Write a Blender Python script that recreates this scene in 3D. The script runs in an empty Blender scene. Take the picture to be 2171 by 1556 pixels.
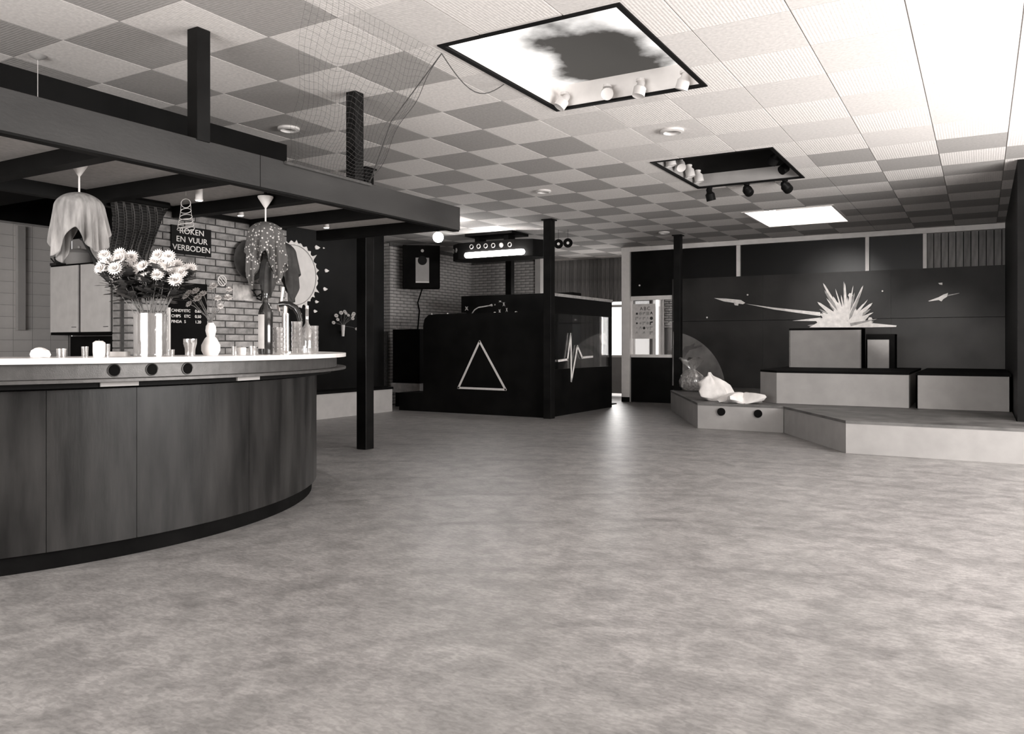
import bpy, math, random
from mathutils import Vector, Matrix, noise
random.seed(7)
PI = math.pi
# ------------------------------------------------------------------ camera
F, T, CX, CY, EH, CH = 1688.0, math.radians(30.46), 1088.0, 730.0, 1.2, 3.22
ct, st = math.cos(T), math.sin(T)
scn = bpy.context.scene
col = scn.collection
cam = bpy.data.cameras.new('camera')
cam.sensor_fit = 'HORIZONTAL'; cam.sensor_width = 36.0
cam.lens = F * 36.0 / 2171.0
cam.shift_x = (1085.5 - CX) / 2171.0
cam.shift_y = -(778.0 - CY) / 2171.0
cam.clip_start = 0.05; cam.clip_end = 200
camo = bpy.data.objects.new('camera', cam); col.objects.link(camo)
camo.location = (0, 0, EH); camo.rotation_euler = (PI / 2, 0, T)
scn.camera = camo
# ------------------------------------------------------------------ light
vs = scn.view_settings
vs.view_transform = 'Standard'; vs.look = 'None'; vs.gamma = 1; vs.use_curve_mapping = False
vs.exposure = 0.2
w = bpy.data.worlds.new('overcast_sky'); scn.world = w; w.use_nodes = True
w.node_tree.nodes['Background'].inputs[0].default_value = (1.0, 0.97, 0.95, 1)
w.node_tree.nodes['Background'].inputs[1].default_value = 2.2


def area(name, loc, target, sx, sy, power, spread=PI):
    l = bpy.data.lights.new(name, 'AREA'); l.shape = 'RECTANGLE'; l.size = sx; l.size_y = sy
    l.energy = power; l.color = (1, .975, .955); l.spread = spread
    o = bpy.data.objects.new(name, l); col.objects.link(o); o.location = loc
    o.rotation_euler = (Vector(target) - Vector(loc)).to_track_quat('-Z', 'Y').to_euler()
    return o


def spot(name, loc, target, power, angle=60, blend=.6, r=.03):
    l = bpy.data.lights.new(name, 'SPOT'); l.energy = power; l.spot_size = math.radians(angle)
    l.spot_blend = blend; l.shadow_soft_size = r; l.color = (1, .97, .94)
    o = bpy.data.objects.new(name, l); col.objects.link(o); o.location = loc
    o.rotation_euler = (Vector(target) - Vector(loc)).to_track_quat('-Z', 'Y').to_euler()
    return o


# daylight standing in the window openings behind the camera and along the open floor
area('rear_window_offscreen', (-3.2, -2.97, 1.75), (-3.2, 6, 1.75), 5.5, 1.55, 420)
area('side_window_offscreen', (3.17, 6.2, 1.75), (-3, 6.2, 1.75), 6.3, 1.55, 600)


# ------------------------------------------------------------------ pixel helpers (photo pixel -> ray)
def ray(px, py):
    u = (px - CX) / F; v = (CY - py) / F
    return Vector((u * ct - st, u * st + ct, v))


def atz(px, py, z):
    d = ray(px, py); return d * ((z - EH) / d.z) + Vector((0, 0, EH))


def atx(px, py, X):
    d = ray(px, py); return d * (X / d.x) + Vector((0, 0, EH))


def aty(px, py, Y):
    d = ray(px, py); return d * (Y / d.y) + Vector((0, 0, EH))


def proj(p):
    r = p[0] * ct + p[1] * st; f = -p[0] * st + p[1] * ct
    return (CX + F * r / f, CY - F * (p[2] - EH) / f, f)


# ------------------------------------------------------------------ materials
def g(v):
    return (v * 1.02, v * .975, v * .945, 1)


def mat(name, v, rough=.6, var=.0, scale=6.0, bump=0.0, bscale=60, spec=.5, metal=0, stretch=None, v2=None):
    m = bpy.data.materials.new(name); m.use_nodes = True
    n = m.node_tree.nodes; l = m.node_tree.links; b = n['Principled BSDF']
    b.inputs['Roughness'].default_value = rough
    b.inputs['Specular IOR Level'].default_value = spec
    b.inputs['Metallic'].default_value = metal
    tc = n.new('ShaderNodeTexCoord'); mp = n.new('ShaderNodeMapping')
    l.new(tc.outputs['Object'], mp.inputs[0])
    if stretch: mp.inputs['Scale'].default_value = stretch
    t = n.new('ShaderNodeTexNoise'); t.inputs['Scale'].default_value = scale; t.inputs['Detail'].default_value = 6
    l.new(mp.outputs[0], t.inputs['Vector'])
    r = n.new('ShaderNodeValToRGB')
    r.color_ramp.elements[0].position = .3; r.color_ramp.elements[1].position = .7
    lo = v * (1 - var) if v2 is None else v
    hi = v * (1 + var) if v2 is None else v2
    r.color_ramp.elements[0].color = g(lo); r.color_ramp.elements[1].color = g(min(hi, .95))
    l.new(t.outputs[0], r.inputs[0]); l.new(r.outputs[0], b.inputs['Base Color'])
    if bump:
        t2 = n.new('ShaderNodeTexNoise'); t2.inputs['Scale'].default_value = bscale; t2.inputs['Detail'].default_value = 4
        l.new(mp.outputs[0], t2.inputs['Vector'])
        bp = n.new('ShaderNodeBump'); bp.inputs['Strength'].default_value = bump; bp.inputs['Distance'].default_value = .01
        l.new(t2.outputs[0], bp.inputs['Height']); l.new(bp.outputs[0], b.inputs['Normal'])
    return m


def emit(name, v, strength):
    m = bpy.data.materials.new(name); m.use_nodes = True
    n = m.node_tree.nodes; l = m.node_tree.links
    b = n['Principled BSDF']; b.inputs['Base Color'].default_value = g(v)
    t = n.new('ShaderNodeTexNoise'); t.inputs['Scale'].default_value = 3
    r = n.new('ShaderNodeValToRGB'); r.color_ramp.elements[0].color = (.93, .9, .88, 1); r.color_ramp.elements[1].color = (1, .98, .96, 1)
    l.new(t.outputs[0], r.inputs[0]); l.new(r.outputs[0], b.inputs['Emission Color'])
    b.inputs['Emission Strength'].default_value = strength
    return m


def glassmat(name, tint=.95, gloss=.12, rough=.02, milk=0):
    m = bpy.data.materials.new(name); m.use_nodes = True
    n = m.node_tree.nodes; l = m.node_tree.links; n.remove(n['Principled BSDF'])
    a = n.new('ShaderNodeBsdfTransparent'); a.inputs[0].default_value = (tint, tint, tint, 1)
    b = n.new('ShaderNodeBsdfGlossy'); b.inputs['Roughness'].default_value = rough
    fr = n.new('ShaderNodeLayerWeight'); fr.inputs['Blend'].default_value = .35
    ad = n.new('ShaderNodeMath'); ad.operation = 'MULTIPLY_ADD'; ad.use_clamp = True
    ad.inputs[1].default_value = .8; ad.inputs[2].default_value = gloss
    l.new(fr.outputs['Facing'], ad.inputs[0])
    mx = n.new('ShaderNodeMixShader')
    l.new(ad.outputs[0], mx.inputs[0]); l.new(a.outputs[0], mx.inputs[1]); l.new(b.outputs[0], mx.inputs[2])
    if milk:
        df = n.new('ShaderNodeBsdfTranslucent'); df.inputs[0].default_value = g(.85); m2 = n.new('ShaderNodeMixShader'); m2.inputs[0].default_value = milk
        dd = n.new('ShaderNodeBsdfDiffuse'); dd.inputs[0].default_value = g(.85); m3 = n.new('ShaderNodeMixShader')
        l.new(df.outputs[0], m3.inputs[1]); l.new(dd.outputs[0], m3.inputs[2])
        l.new(mx.outputs[0], m2.inputs[1]); l.new(m3.outputs[0], m2.inputs[2]); mx = m2
    l.new(mx.outputs[0], n['Material Output'].inputs[0])
    return m


M = {}
M['black'] = mat('black_paint', .005, .5, .4, 3, .05, 80, .09)
M['blackmatt'] = mat('black_matt_paint', .005, .8, .4, 3, spec=.05)
M['post'] = mat('black_steel', .006, .4, .5, 5, .03, 50, .12)
M['beam'] = mat('stained_timber', .028, .5, .45, 2.5, .08, 60, .25, stretch=(1, .35, 1))
M['joist'] = mat('dark_stained_joist', .005, .6, .3, 4, spec=.1)
M['softboard'] = mat('grey_softboard', .42, .85, .1, 30, .05, 200, .2)
M['white'] = mat('white_paint', .75, .5, .06, 8)
M['offwhite'] = mat('offwhite_paint', .6, .5, .08, 8)
M['palegrey'] = mat('pale_grey_paint', .42, .6, .08, 5, .03)
M['midgrey'] = mat('mid_grey_paint', .3, .65, .08, 5, .03)
M['stagegrey'] = mat('stage_box_grey', .29, .65, .08, 5, .03)
M['mortar'] = mat('mortar', .05, .9, .3, 40)
M['mortar2'] = mat('pale_mortar', .09, .9, .3, 40)
M['brick'] = mat('painted_brick', .24, .6, .3, 14, .5, 70, .4)
M['brick_b'] = mat('painted_brick_worn', .17, .65, .4, 16, .5, 70, .4)
M['brick2'] = mat('glazed_pale_brick', .4, .5, .25, 10, .3, 70, .4)
M['tile'] = mat('pale_wall_tile', .5, .35, .06, 6)
M['grout'] = mat('tile_grout', .26, .9, .1, 20)
M['wood'] = mat('panelling_wood', .2, .55, .3, 6, .15, 60, .4, stretch=(4, 4, .5))
M['wood_b'] = mat('panelling_wood_dark', .15, .55, .3, 6, .15, 60, .4, stretch=(4, 4, .5))
M['counter'] = mat('white_laminate', .8, .25, .03, 8)
M['fascia'] = mat('brushed_fascia', .09, .42, .15, 20, .12, 200, .5, metal=.5)
M['sheet_b'] = mat('bar_sheet_scuffed', .02, .34, .75, 3.5, .06, 30, .2, stretch=(2, 2, .35))
M['chrome'] = mat('chrome', .75, .15, .05, 6, metal=1)
M['deck'] = mat('worn_stage_deck', .1, .55, .45, 4, .1, 60, .4)
M['glass'] = glassmat('clear_glass')
M['glassware'] = glassmat('glassware', .96, .2, .05, .14)
M['windowglass'] = glassmat('window_glass', .92, .05)
M['boothglass'] = glassmat('booth_glass', .8, .1, .05)
M['darkglass'] = mat('dark_pane', .005, .33, .2, 2, .02, 4, .2)
M['leaf'] = mat('leaf', .07, .5, .4, 20)
M['stem'] = mat('stem', .16, .5, .2, 20)
M['petal'] = mat('white_petal', .85, .6, .04, 20)
M['petal2'] = mat('pale_petal', .6, .6, .1, 20)
M['pcentre'] = mat('flower_centre', .3, .8, .3, 60)
M['paper'] = mat('paper', .6, .7, .12, 12)
M['ink'] = mat('dark_ink', .03, .7, .2, 20)
M['lettering'] = mat('white_lettering', .7, .5, .05, 30)
M['wire'] = mat('pale_wire', .65, .4, .1, 20)
M['net'] = mat('net_twine', .06, .8, .2, 30)
M['tube'] = emit('fluorescent_tube', .9, 28)
M['bulb'] = emit('lamp_bulb', .9, 90)
M['spotface'] = emit('spot_face', .9, 6)
M['porthole'] = mat('porthole_rim', .35, .35, .1, 20, metal=.4)
M['bag'] = mat('white_plastic_bag', .75, .35, .1, 8, .35, 25)
M['candle'] = mat('white_wax', .85, .4, .03, 8)
M['bottle'] = mat('dark_bottle_glass', .02, .08, .2, 10, spec=.8)
M['vinyl'] = mat('black_vinyl', .01, .3, .1, 20)
M['mural'] = mat('mural_white', .85, .7, .2, 12)
M['muralgrey'] = mat('mural_grey', .35, .7, .3, 12)
M['twig'] = mat('dark_driftwood', .02, .7, .4, 12, .3, 30)
M['clearbag'] = glassmat('clear_plastic', .85, .2, .2, .2)
M['litter'] = mat('grey_contents', .3, .7, .6, 30, .5, 40)
M['rubber'] = mat('rubber_mat', .015, .9, .2, 30)
M['ground'] = mat('outdoor_paving', .5, .9, .1, 4)


def floor_material():
    m = bpy.data.materials.new('worn_concrete_floor'); m.use_nodes = True
    n = m.node_tree.nodes; l = m.node_tree.links; b = n['Principled BSDF']
    tc = n.new('ShaderNodeTexCoord')

    def noise(scale, detail, dist, lo, hi, c0, c1, stretch=None):
        mp = n.new('ShaderNodeMapping'); l.new(tc.outputs['Object'], mp.inputs[0])
        if stretch: mp.inputs['Scale'].default_value = stretch; mp.inputs['Rotation'].default_value = (0, 0, .5)
        t = n.new('ShaderNodeTexNoise'); t.inputs['Scale'].default_value = scale; t.inputs['Detail'].default_value = detail
        t.inputs['Distortion'].default_value = dist
        l.new(mp.outputs[0], t.inputs['Vector'])
        r = n.new('ShaderNodeValToRGB'); r.color_ramp.elements[0].position = lo; r.color_ramp.elements[1].position = hi
        r.color_ramp.elements[0].color = (c0,) * 3 + (1,); r.color_ramp.elements[1].color = (c1,) * 3 + (1,)
        l.new(t.outputs[0], r.inputs[0]); return r.outputs[0]

    def mul(a, c):
        x = n.new('ShaderNodeMix'); x.data_type = 'RGBA'; x.blend_type = 'MULTIPLY'; x.inputs[0].default_value = 1
        l.new(a, x.inputs[6]); l.new(c, x.inputs[7]); return x.outputs[2]
    base = n.new('ShaderNodeRGB'); base.outputs[0].default_value = g(.29)
    c = mul(base.outputs[0], noise(.8, 8, .4, .3, .7, .88, 1.06))
    c = mul(c, noise(6, 10, .5, .38, .62, .80, 1.08))
    c = mul(c, noise(22, 8, .6, .42, .58, .84, 1.05, (1, 2.2, 1)))
    c = mul(c, noise(70, 4, 0, .3, .7, .88, 1.06))
    c = mul(c, noise(1.6, 9, 1.0, .36, .56, .86, 1.0, (1, 1.7, 1)))
    # thin scuff arcs left by furniture
    wv = n.new('ShaderNodeTexWave'); wv.wave_type = 'RINGS'; wv.rings_direction = 'Z'; wv.inputs['Scale'].default_value = .3
    wv.inputs['Distortion'].default_value = 9; wv.inputs['Detail'].default_value = 2; wv.inputs['Detail Scale'].default_value = .5
    l.new(tc.outputs['Object'], wv.inputs[0])
    r = n.new('ShaderNodeValToRGB'); r.color_ramp.elements[0].position = .0; r.color_ramp.elements[1].position = .035
    r.color_ramp.elements[0].color = (.86, .86, .86, 1); r.color_ramp.elements[1].color = (1, 1, 1, 1)
    l.new(wv.outputs[0], r.inputs[0]); c = mul(c, r.outputs[0])
    l.new(c, b.inputs['Base Color']); b.inputs['Roughness'].default_value = .42
    t = n.new('ShaderNodeTexNoise'); t.inputs['Scale'].default_value = 40; t.inputs['Detail'].default_value = 5
    bp = n.new('ShaderNodeBump'); bp.inputs['Strength'].default_value = .15; bp.inputs['Distance'].default_value = .01
    l.new(tc.outputs['Object'], t.inputs['Vector']); l.new(t.outputs[0], bp.inputs['Height']); l.new(bp.outputs[0], b.inputs['Normal'])
    return m


def tile_material(name, v, along):
    m = mat(name, v, .9, .1, 40, spec=.1)
    n = m.node_tree.nodes; l = m.node_tree.links
    tc = n.new('ShaderNodeTexCoord')
    wv = n.new('ShaderNodeTexWave'); wv.bands_direction = along; wv.inputs['Scale'].default_value = 14
    wv.inputs['Distortion'].default_value = 1.2
    l.new(tc.outputs['Object'], wv.inputs[0])
    bp = n.new('ShaderNodeBump'); bp.inputs['Strength'].default_value = .16; bp.inputs['Distance'].default_value = .005
    l.new(wv.outputs[0], bp.inputs['Height']); l.new(bp.outputs[0], n['Principled BSDF'].inputs['Normal'])
    return m


M['floor'] = floor_material()
M['ct_light'] = tile_material('light_fibre_tile', .80, 'X')
M['ct_dark'] = tile_material('dark_fibre_tile', .42, 'Y')
M['ct_dark_sheen'] = tile_material('dark_fibre_tile_sheen', .70, 'Y')  # dark tile lightened by region: sheen of light on the ribs put into its colour


def dome_material():
    # milky skylight sheet with daylight behind it and a sooty dirt stain on it
    m = bpy.data.materials.new('dirty_skylight_sheet'); m.use_nodes = True
    n = m.node_tree.nodes; l = m.node_tree.links; b = n['Principled BSDF']
    tc = n.new('ShaderNodeTexCoord')
    t = n.new('ShaderNodeTexNoise'); t.inputs['Scale'].default_value = 2.2; t.inputs['Detail'].default_value = 6
    mp = n.new('ShaderNodeMapping'); mp.inputs['Scale'].default_value = (1.45, .68, 0)
    mp.inputs['Location'].default_value = (.06, -.32, 0)
    l.new(tc.outputs['Object'], t.inputs['Vector']); l.new(tc.outputs['Object'], mp.inputs[0])
    gr = n.new('ShaderNodeVectorMath'); gr.operation = 'LENGTH'; l.new(mp.outputs[0], gr.inputs[0])
    ad = n.new('ShaderNodeMath'); ad.operation = 'MULTIPLY_ADD'; ad.inputs[1].default_value = .9
    l.new(t.outputs[0], ad.inputs[0]); l.new(gr.outputs['Value'], ad.inputs[2])
    mr = n.new('ShaderNodeMath'); mr.operation = 'MULTIPLY'; mr.inputs[1].default_value = .5; l.new(ad.outputs[0], mr.inputs[0])
    ad = mr
    r = n.new('ShaderNodeValToRGB')
    r.color_ramp.elements[0].position = .46; r.color_ramp.elements[1].position = .74
    r.color_ramp.elements[0].color = (.035, .033, .031, 1); r.color_ramp.elements[1].color = (1, .98, .96, 1)
    l.new(ad.outputs[0], r.inputs[0]); l.new(r.outputs[0], b.inputs['Base Color']); l.new(r.outputs[0], b.inputs['Emission Color'])
    b.inputs['Emission Strength'].default_value = 1.7; b.inputs['Roughness'].default_value = .8; b.inputs['Specular IOR Level'].default_value = .1
    return m


M['dome'] = dome_material()


def dots_material():
    m = mat('dotted_cloth', .09, .8, .3, 10, spec=.2)
    n = m.node_tree.nodes; l = m.node_tree.links; b = n['Principled BSDF']
    tc = n.new('ShaderNodeTexCoord'); v = n.new('ShaderNodeTexVoronoi'); v.inputs['Scale'].default_value = 40
    v.inputs['Randomness'].default_value = .9
    l.new(tc.outputs['Object'], v.inputs['Vector'])
    r = n.new('ShaderNodeValToRGB'); r.color_ramp.elements[0].position = .24; r.color_ramp.elements[1].position = .32
    r.color_ramp.elements[0].color = g(.55); r.color_ramp.elements[1].color = g(.1)
    l.new(v.outputs['Distance'], r.inputs[0]); l.new(r.outputs[0], b.inputs['Base Color'])
    return m


M['dots'] = dots_material()
M['gauze'] = mat('pale_gauze', .3, .8, .35, 9, .2, 60, .2, stretch=(3, 3, .6))
M['darkcloth'] = mat('dark_cloth', .05, .8, .4, 8, spec=.2)


def check_material():
    m = mat('checked_cloth', .02, .9, .1, 10, spec=.1)
    n = m.node_tree.nodes; l = m.node_tree.links; b = n['Principled BSDF']
    tc = n.new('ShaderNodeTexCoord'); br = n.new('ShaderNodeTexBrick'); br.inputs['Scale'].default_value = 22
    br.inputs['Color1'].default_value = g(.012); br.inputs['Color2'].default_value = g(.02); br.inputs['Mortar'].default_value = g(.09)
    mp = n.new('ShaderNodeMapping'); mp.inputs['Rotation'].default_value = (PI / 2, 0, PI / 2)
    l.new(tc.outputs['Object'], mp.inputs[0]); l.new(mp.outputs[0], br.inputs['Vector']); l.new(br.outputs['Color'], b.inputs['Base Color'])
    return m


M['check'] = check_material()
M['wallpanel'] = mat('painted_hardboard', .032, .36, .35, 1.2, .04, 20, .1, v2=None)
M['planet'] = mat('planet_paint', .1, .6, 0, 2.6, spec=.3, v2=.22)
M['photo'] = mat('photo_print', .12, .4, 0, 9, v2=.8)


# ------------------------------------------------------------------ mesh builder
class MB:
    def __init__(s): s.v = []; s.f = []; s.mi = []; s.cur = 0

    def face(s, ids): s.f.append(tuple(ids)); s.mi.append(s.cur)

    def box(s, x0, x1, y0, y1, z0, z1):
        b = len(s.v)
        s.v += [Vector(p) for p in ((x0, y0, z0), (x1, y0, z0), (x1, y1, z0), (x0, y1, z0), (x0, y0, z1), (x1, y0, z1), (x1, y1, z1), (x0, y1, z1))]
        for q in ((0, 3, 2, 1), (4, 5, 6, 7), (0, 1, 5, 4), (1, 2, 6, 5), (2, 3, 7, 6), (3, 0, 4, 7)): s.face(b + i for i in q)
        return s

    def obox(s, c, size, rz=0, mtx=None):
        b = len(s.v); s.box(-size[0] / 2, size[0] / 2, -size[1] / 2, size[1] / 2, -size[2] / 2, size[2] / 2)
        R = mtx if mtx is not None else Matrix.Rotation(rz, 3, 'Z')
        for i in range(b, len(s.v)): s.v[i] = R @ s.v[i] + Vector(c)
        return s

    def cyl(s, p0, p1, r0, r1=None, n=16, caps=True):
        r1 = r0 if r1 is None else r1
        p0, p1 = Vector(p0), Vector(p1); d = (p1 - p0).normalized()
        a = d.orthogonal().normalized(); c = d.cross(a); b = len(s.v)
        for p, r in ((p0, r0), (p1, r1)):
            for i in range(n):
                t = 2 * PI * i / n; s.v.append(p + (a * math.cos(t) + c * math.sin(t)) * r)
        for i in range(n):
            j = (i + 1) % n; s.face((b + i, b + j, b + n + j, b + n + i))
        if caps: s.face(range(b + n - 1, b - 1, -1)); s.face(range(b + n, b + 2 * n))
        return s

    def tube(s, pts, r, n=6):
        pts = [Vector(p) for p in pts]; b = len(s.v); m = len(pts)
        rr = r if isinstance(r, (list, tuple)) else [r] * m
        a = None
        for k, p in enumerate(pts):
            d = (pts[min(k + 1, m - 1)] - pts[max(k - 1, 0)]).normalized()
            a = d.orthogonal().normalized() if a is None else (a - d * a.dot(d)).normalized()
            c = d.cross(a)
            for i in range(n):
                t = 2 * PI * i / n; s.v.append(p + (a * math.cos(t) + c * math.sin(t)) * rr[k])
        for k in range(m - 1):
            for i in range(n):
                j = (i + 1) % n; s.face((b + k * n + i, b + k * n + j, b + (k + 1) * n + j, b + (k + 1) * n + i))
        s.face(range(b + n - 1, b - 1, -1)); s.face(range(b + (m - 1) * n, b + m * n))
        return s

    def lathe(s, prof, c, n=20, axis=None):
        b = len(s.v); c = Vector(c)
        R = Matrix.Identity(3) if axis is None else Vector((0, 0, 1)).rotation_difference(Vector(axis)).to_matrix()
        for r, z in prof:
            for i in range(n):
                t = 2 * PI * i / n; s.v.append(R @ Vector((r * math.cos(t), r * math.sin(t), z)) + c)
        for k in range(len(prof) - 1):
            for i in range(n):
                j = (i + 1) % n; s.face((b + k * n + i, b + k * n + j, b + (k + 1) * n + j, b + (k + 1) * n + i))
        if prof[0][0] > 1e-4: s.face(range(b + n - 1, b - 1, -1))
        if prof[-1][0] > 1e-4: s.face(range(b + (len(prof) - 1) * n, b + len(prof) * n))
        return s

    def ball(s, c, r, n=10, m=7, sc=(1, 1, 1)):
        pr = [(max(r * math.sin(PI * k / m), 1e-5), -r * math.cos(PI * k / m)) for k in range(m + 1)]
        b = len(s.v); s.lathe(pr, (0, 0, 0), n)
        for i in range(b, len(s.v)): s.v[i] = Vector((s.v[i][0] * sc[0], s.v[i][1] * sc[1], s.v[i][2] * sc[2])) + Vector(c)
        return s

    def extrude(s, poly, d):
        """poly: list of 3D points (planar), d: extrusion vector"""
        b = len(s.v); n = len(poly); d = Vector(d)
        s.v += [Vector(p) for p in poly] + [Vector(p) + d for p in poly]
        s.face(range(b + n - 1, b - 1, -1)); s.face(range(b + n, b + 2 * n))
        for i in range(n):
            j = (i + 1) % n; s.face((b + i, b + j, b + n + j, b + n + i))
        return s

    def ring(s, c, R0, R1, z0, z1, a0, a1, n, xmin=-99):
        """annular block between radii R0<R1, angles a0..a1"""
        b = len(s.v)
        for i in range(n + 1):
            t = a0 + (a1 - a0) * i / n; x, y = math.cos(t), math.sin(t)
            for R, z in ((R0, z0), (R1, z0), (R1, z1), (R0, z1)): s.v.append(Vector((max(c[0] + R * x, xmin), c[1] + R * y, z)))
        for i in range(n):
            p = b + 4 * i; q = p + 4
            for k in range(4): s.face((p + k, q + k, q + (k + 1) % 4, p + (k + 1) % 4))
        s.face((b, b + 1, b + 2, b + 3)); e = b + 4 * n; s.face((e + 3, e + 2, e + 1, e))
        return s

    def mesh(s, name, mats, off=Vector((0, 0, 0)), smooth=False):
        me = bpy.data.meshes.new(name)
        me.from_pydata([tuple(p - off) for p in s.v], [], s.f)
        for m in (mats if isinstance(mats, (list, tuple)) else [mats]): me.materials.append(M[m] if isinstance(m, str) else m)
        if len(me.materials) > 1: me.polygons.foreach_set('material_index', s.mi)
        if smooth:
            me.polygons.foreach_set('use_smooth', [True] * len(me.polygons))
            me.set_sharp_from_angle(angle=math.radians(40))
        me.update(); return me

    def build(s, name, mats, parent=None, smooth=False, bevel=0, origin=None):
        off = Vector(origin) if origin is not None else (wloc(parent) if parent else Vector((0, 0, 0)))
        o = bpy.data.objects.new(name, s.mesh(name, mats, off, smooth)); col.objects.link(o)
        o.location = off - (wloc(parent) if parent else Vector((0, 0, 0)))
        o.parent = parent
        if bevel:
            m = o.modifiers.new('bevel', 'BEVEL'); m.width = bevel; m.segments = 2; m.limit_method = 'ANGLE'
        return o


def wloc(o):
    p = Vector((0, 0, 0))
    while o is not None: p += o.location; o = o.parent
    return p


def piece(name, mesh, loc, parent):
    o = bpy.data.objects.new(name, mesh); col.objects.link(o); o.parent = parent
    o.location = Vector(loc) - wloc(parent); return o


def tag(o, label=None, cat=None, group=None, kind=None):
    if label: o['label'] = label
    if cat: o['category'] = cat
    if group: o['group'] = group
    if kind: o['kind'] = kind
    return o


def thing(name, loc, label, cat, group=None):
    o = bpy.data.objects.new(name, None); col.objects.link(o); o.location = loc; o.empty_display_size = .1
    return tag(o, label, cat, group)


def struct(name, label, cat, loc=(0, 0, 0)):
    o = bpy.data.objects.new(name, None); col.objects.link(o); o.location = loc
    return tag(o, label, cat, kind='structure')


def smesh(o, label, cat): return tag(o, label, cat, kind='structure')


def text(body, size, loc, facing, m, parent, name='lettering', align='LEFT', sx=1.0):
    c = bpy.data.curves.new(name, 'FONT'); c.body = body; c.size = size; c.extrude = .0015; c.align_x = align
    t = bpy.data.objects.new(name, c); col.objects.link(t)
    bpy.context.view_layer.update()
    me = bpy.data.meshes.new_from_object(t.evaluated_get(bpy.context.evaluated_depsgraph_get()))
    bpy.data.objects.remove(t)
    R = {'+X': Matrix(((0, 0, 1), (1, 0, 0), (0, 1, 0))), '-Y': Matrix(((1, 0, 0), (0, 0, -1), (0, 1, 0)))}[facing]
    me.transform((R @ Matrix.Diagonal((sx, 1, 1))).to_4x4())
    me.materials.clear(); me.materials.append(M[m])
    o = bpy.data.objects.new(name, me); col.objects.link(o); o.parent = parent; o.location = Vector(loc) - wloc(parent)
    return o


# ================================================================== structure
XL, XR, YR, YB, YV = -9.5, 3.2, -3.0, 15.6, 17.2
fl = MB().box(-10.8, 3.4, -3.2, 17.35, -.12, 0)
smesh(fl.build('floor', 'floor'), 'worn mottled grey concrete floor of the hall', 'floor')
gd = MB().box(-30, 30, 17.35, 45, -.14, -.02)
smesh(gd.build('ground', 'ground'), 'pale paving outdoors beyond the far windows', 'ground')

# ceiling with skylight openings
SK = [(-3.14, -1.87, 4.40, 6.10), (-3.14, -1.87, 8.40, 10.07), (-3.14, -1.87, 12.3, 14.0)]
TA, TB, OX, OY = .6523, .6089, -3.4337, 5.0017


def minus(rs, h):
    out = []
    for (x0, x1, y0, y1) in rs:
        a0, a1, b0, b1 = max(x0, h[0]), min(x1, h[1]), max(y0, h[2]), min(y1, h[3])
        if a0 >= a1 or b0 >= b1: out.append((x0, x1, y0, y1)); continue
        if y0 < b0: out.append((x0, x1, y0, b0))
        if b1 < y1: out.append((x0, x1, b1, y1))
        if x0 < a0: out.append((x0, a0, b0, b1))
        if a1 < x1: out.append((a1, x1, b0, b1))
    return out


rs = [(-10.8, 3.4, -3.2, 17.35)]
for h in SK: rs = minus(rs, (h[0] - .031, h[1] + .031, h[2] - .031, h[3] + .031))
cm = MB()
for r in rs: cm.box(r[0], r[1], r[2], r[3], CH + .012, CH + .1)
ceil = smesh(cm.build('ceiling', 'palegrey', origin=(0, 0, CH)), 'chequered ceiling of square light and dark fibre tiles', 'ceiling')
cells = []
for i in range(-13, 12):
    for j in range(-13, 20):
        x0, y0 = OX + i * TB, OY + j * TA
        if x0 + TB < -10.7 or x0 > 3.3 or y0 + TA < -3.1 or y0 > 17.3: continue
        cx, cy = x0 + TB / 2, y0 + TA / 2
        rr = [(x0 + .004, x0 + TB - .004, y0 + .002, y0 + TA - .002)]
        for h in SK: rr = minus(rr, (h[0] - .03, h[1] + .03, h[2] - .03, h[3] + .03))
        if not rr: continue
        par = (i + j) % 2 == 1
        if cx > -1.7: par = not par
        if par: mt = 'ct_light'
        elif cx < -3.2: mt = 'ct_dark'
        elif cx < -1.7: mt = 'ct_dark_sheen' if cy < 9.5 else 'ct_dark'
        else: mt = 'ct_dark_sheen' if cy < 8.6 else 'ct_dark'
        px, py, f = proj((cx, cy, CH))
        vis = f > 1 and -80 < px < 2250 and -60 < py < 1556
        cells.append((-(1 / f ** 3) if vis else 0, x0, y0, rr, mt))
cells.sort(key=lambda c: c[0])
shared = {}
rest = MB(); keys = ['ct_light', 'ct_dark', 'ct_dark_sheen']
for k, (pri, x0, y0, rr, mt) in enumerate(cells):
    if k < 300 and pri < 0:
        full = len(rr) == 1 and abs(rr[0][1] - rr[0][0] - (TB - .008)) < 1e-6 and abs(rr[0][3] - rr[0][2] - (TA - .004)) < 1e-6
        if full and mt in shared: me = shared[mt]
        else:
            mb = MB()
            for r in rr: mb.box(r[0], r[1], r[2], r[3], CH, CH + .011)
            me = mb.mesh('ceiling_tile', mt, Vector((x0, y0, CH)))
            if full: shared[mt] = me
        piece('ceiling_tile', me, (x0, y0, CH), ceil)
    else:
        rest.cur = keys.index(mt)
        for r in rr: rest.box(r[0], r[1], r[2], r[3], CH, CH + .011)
tag(rest.build('remaining_tiles', keys, ceil), kind='stuff')

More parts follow.
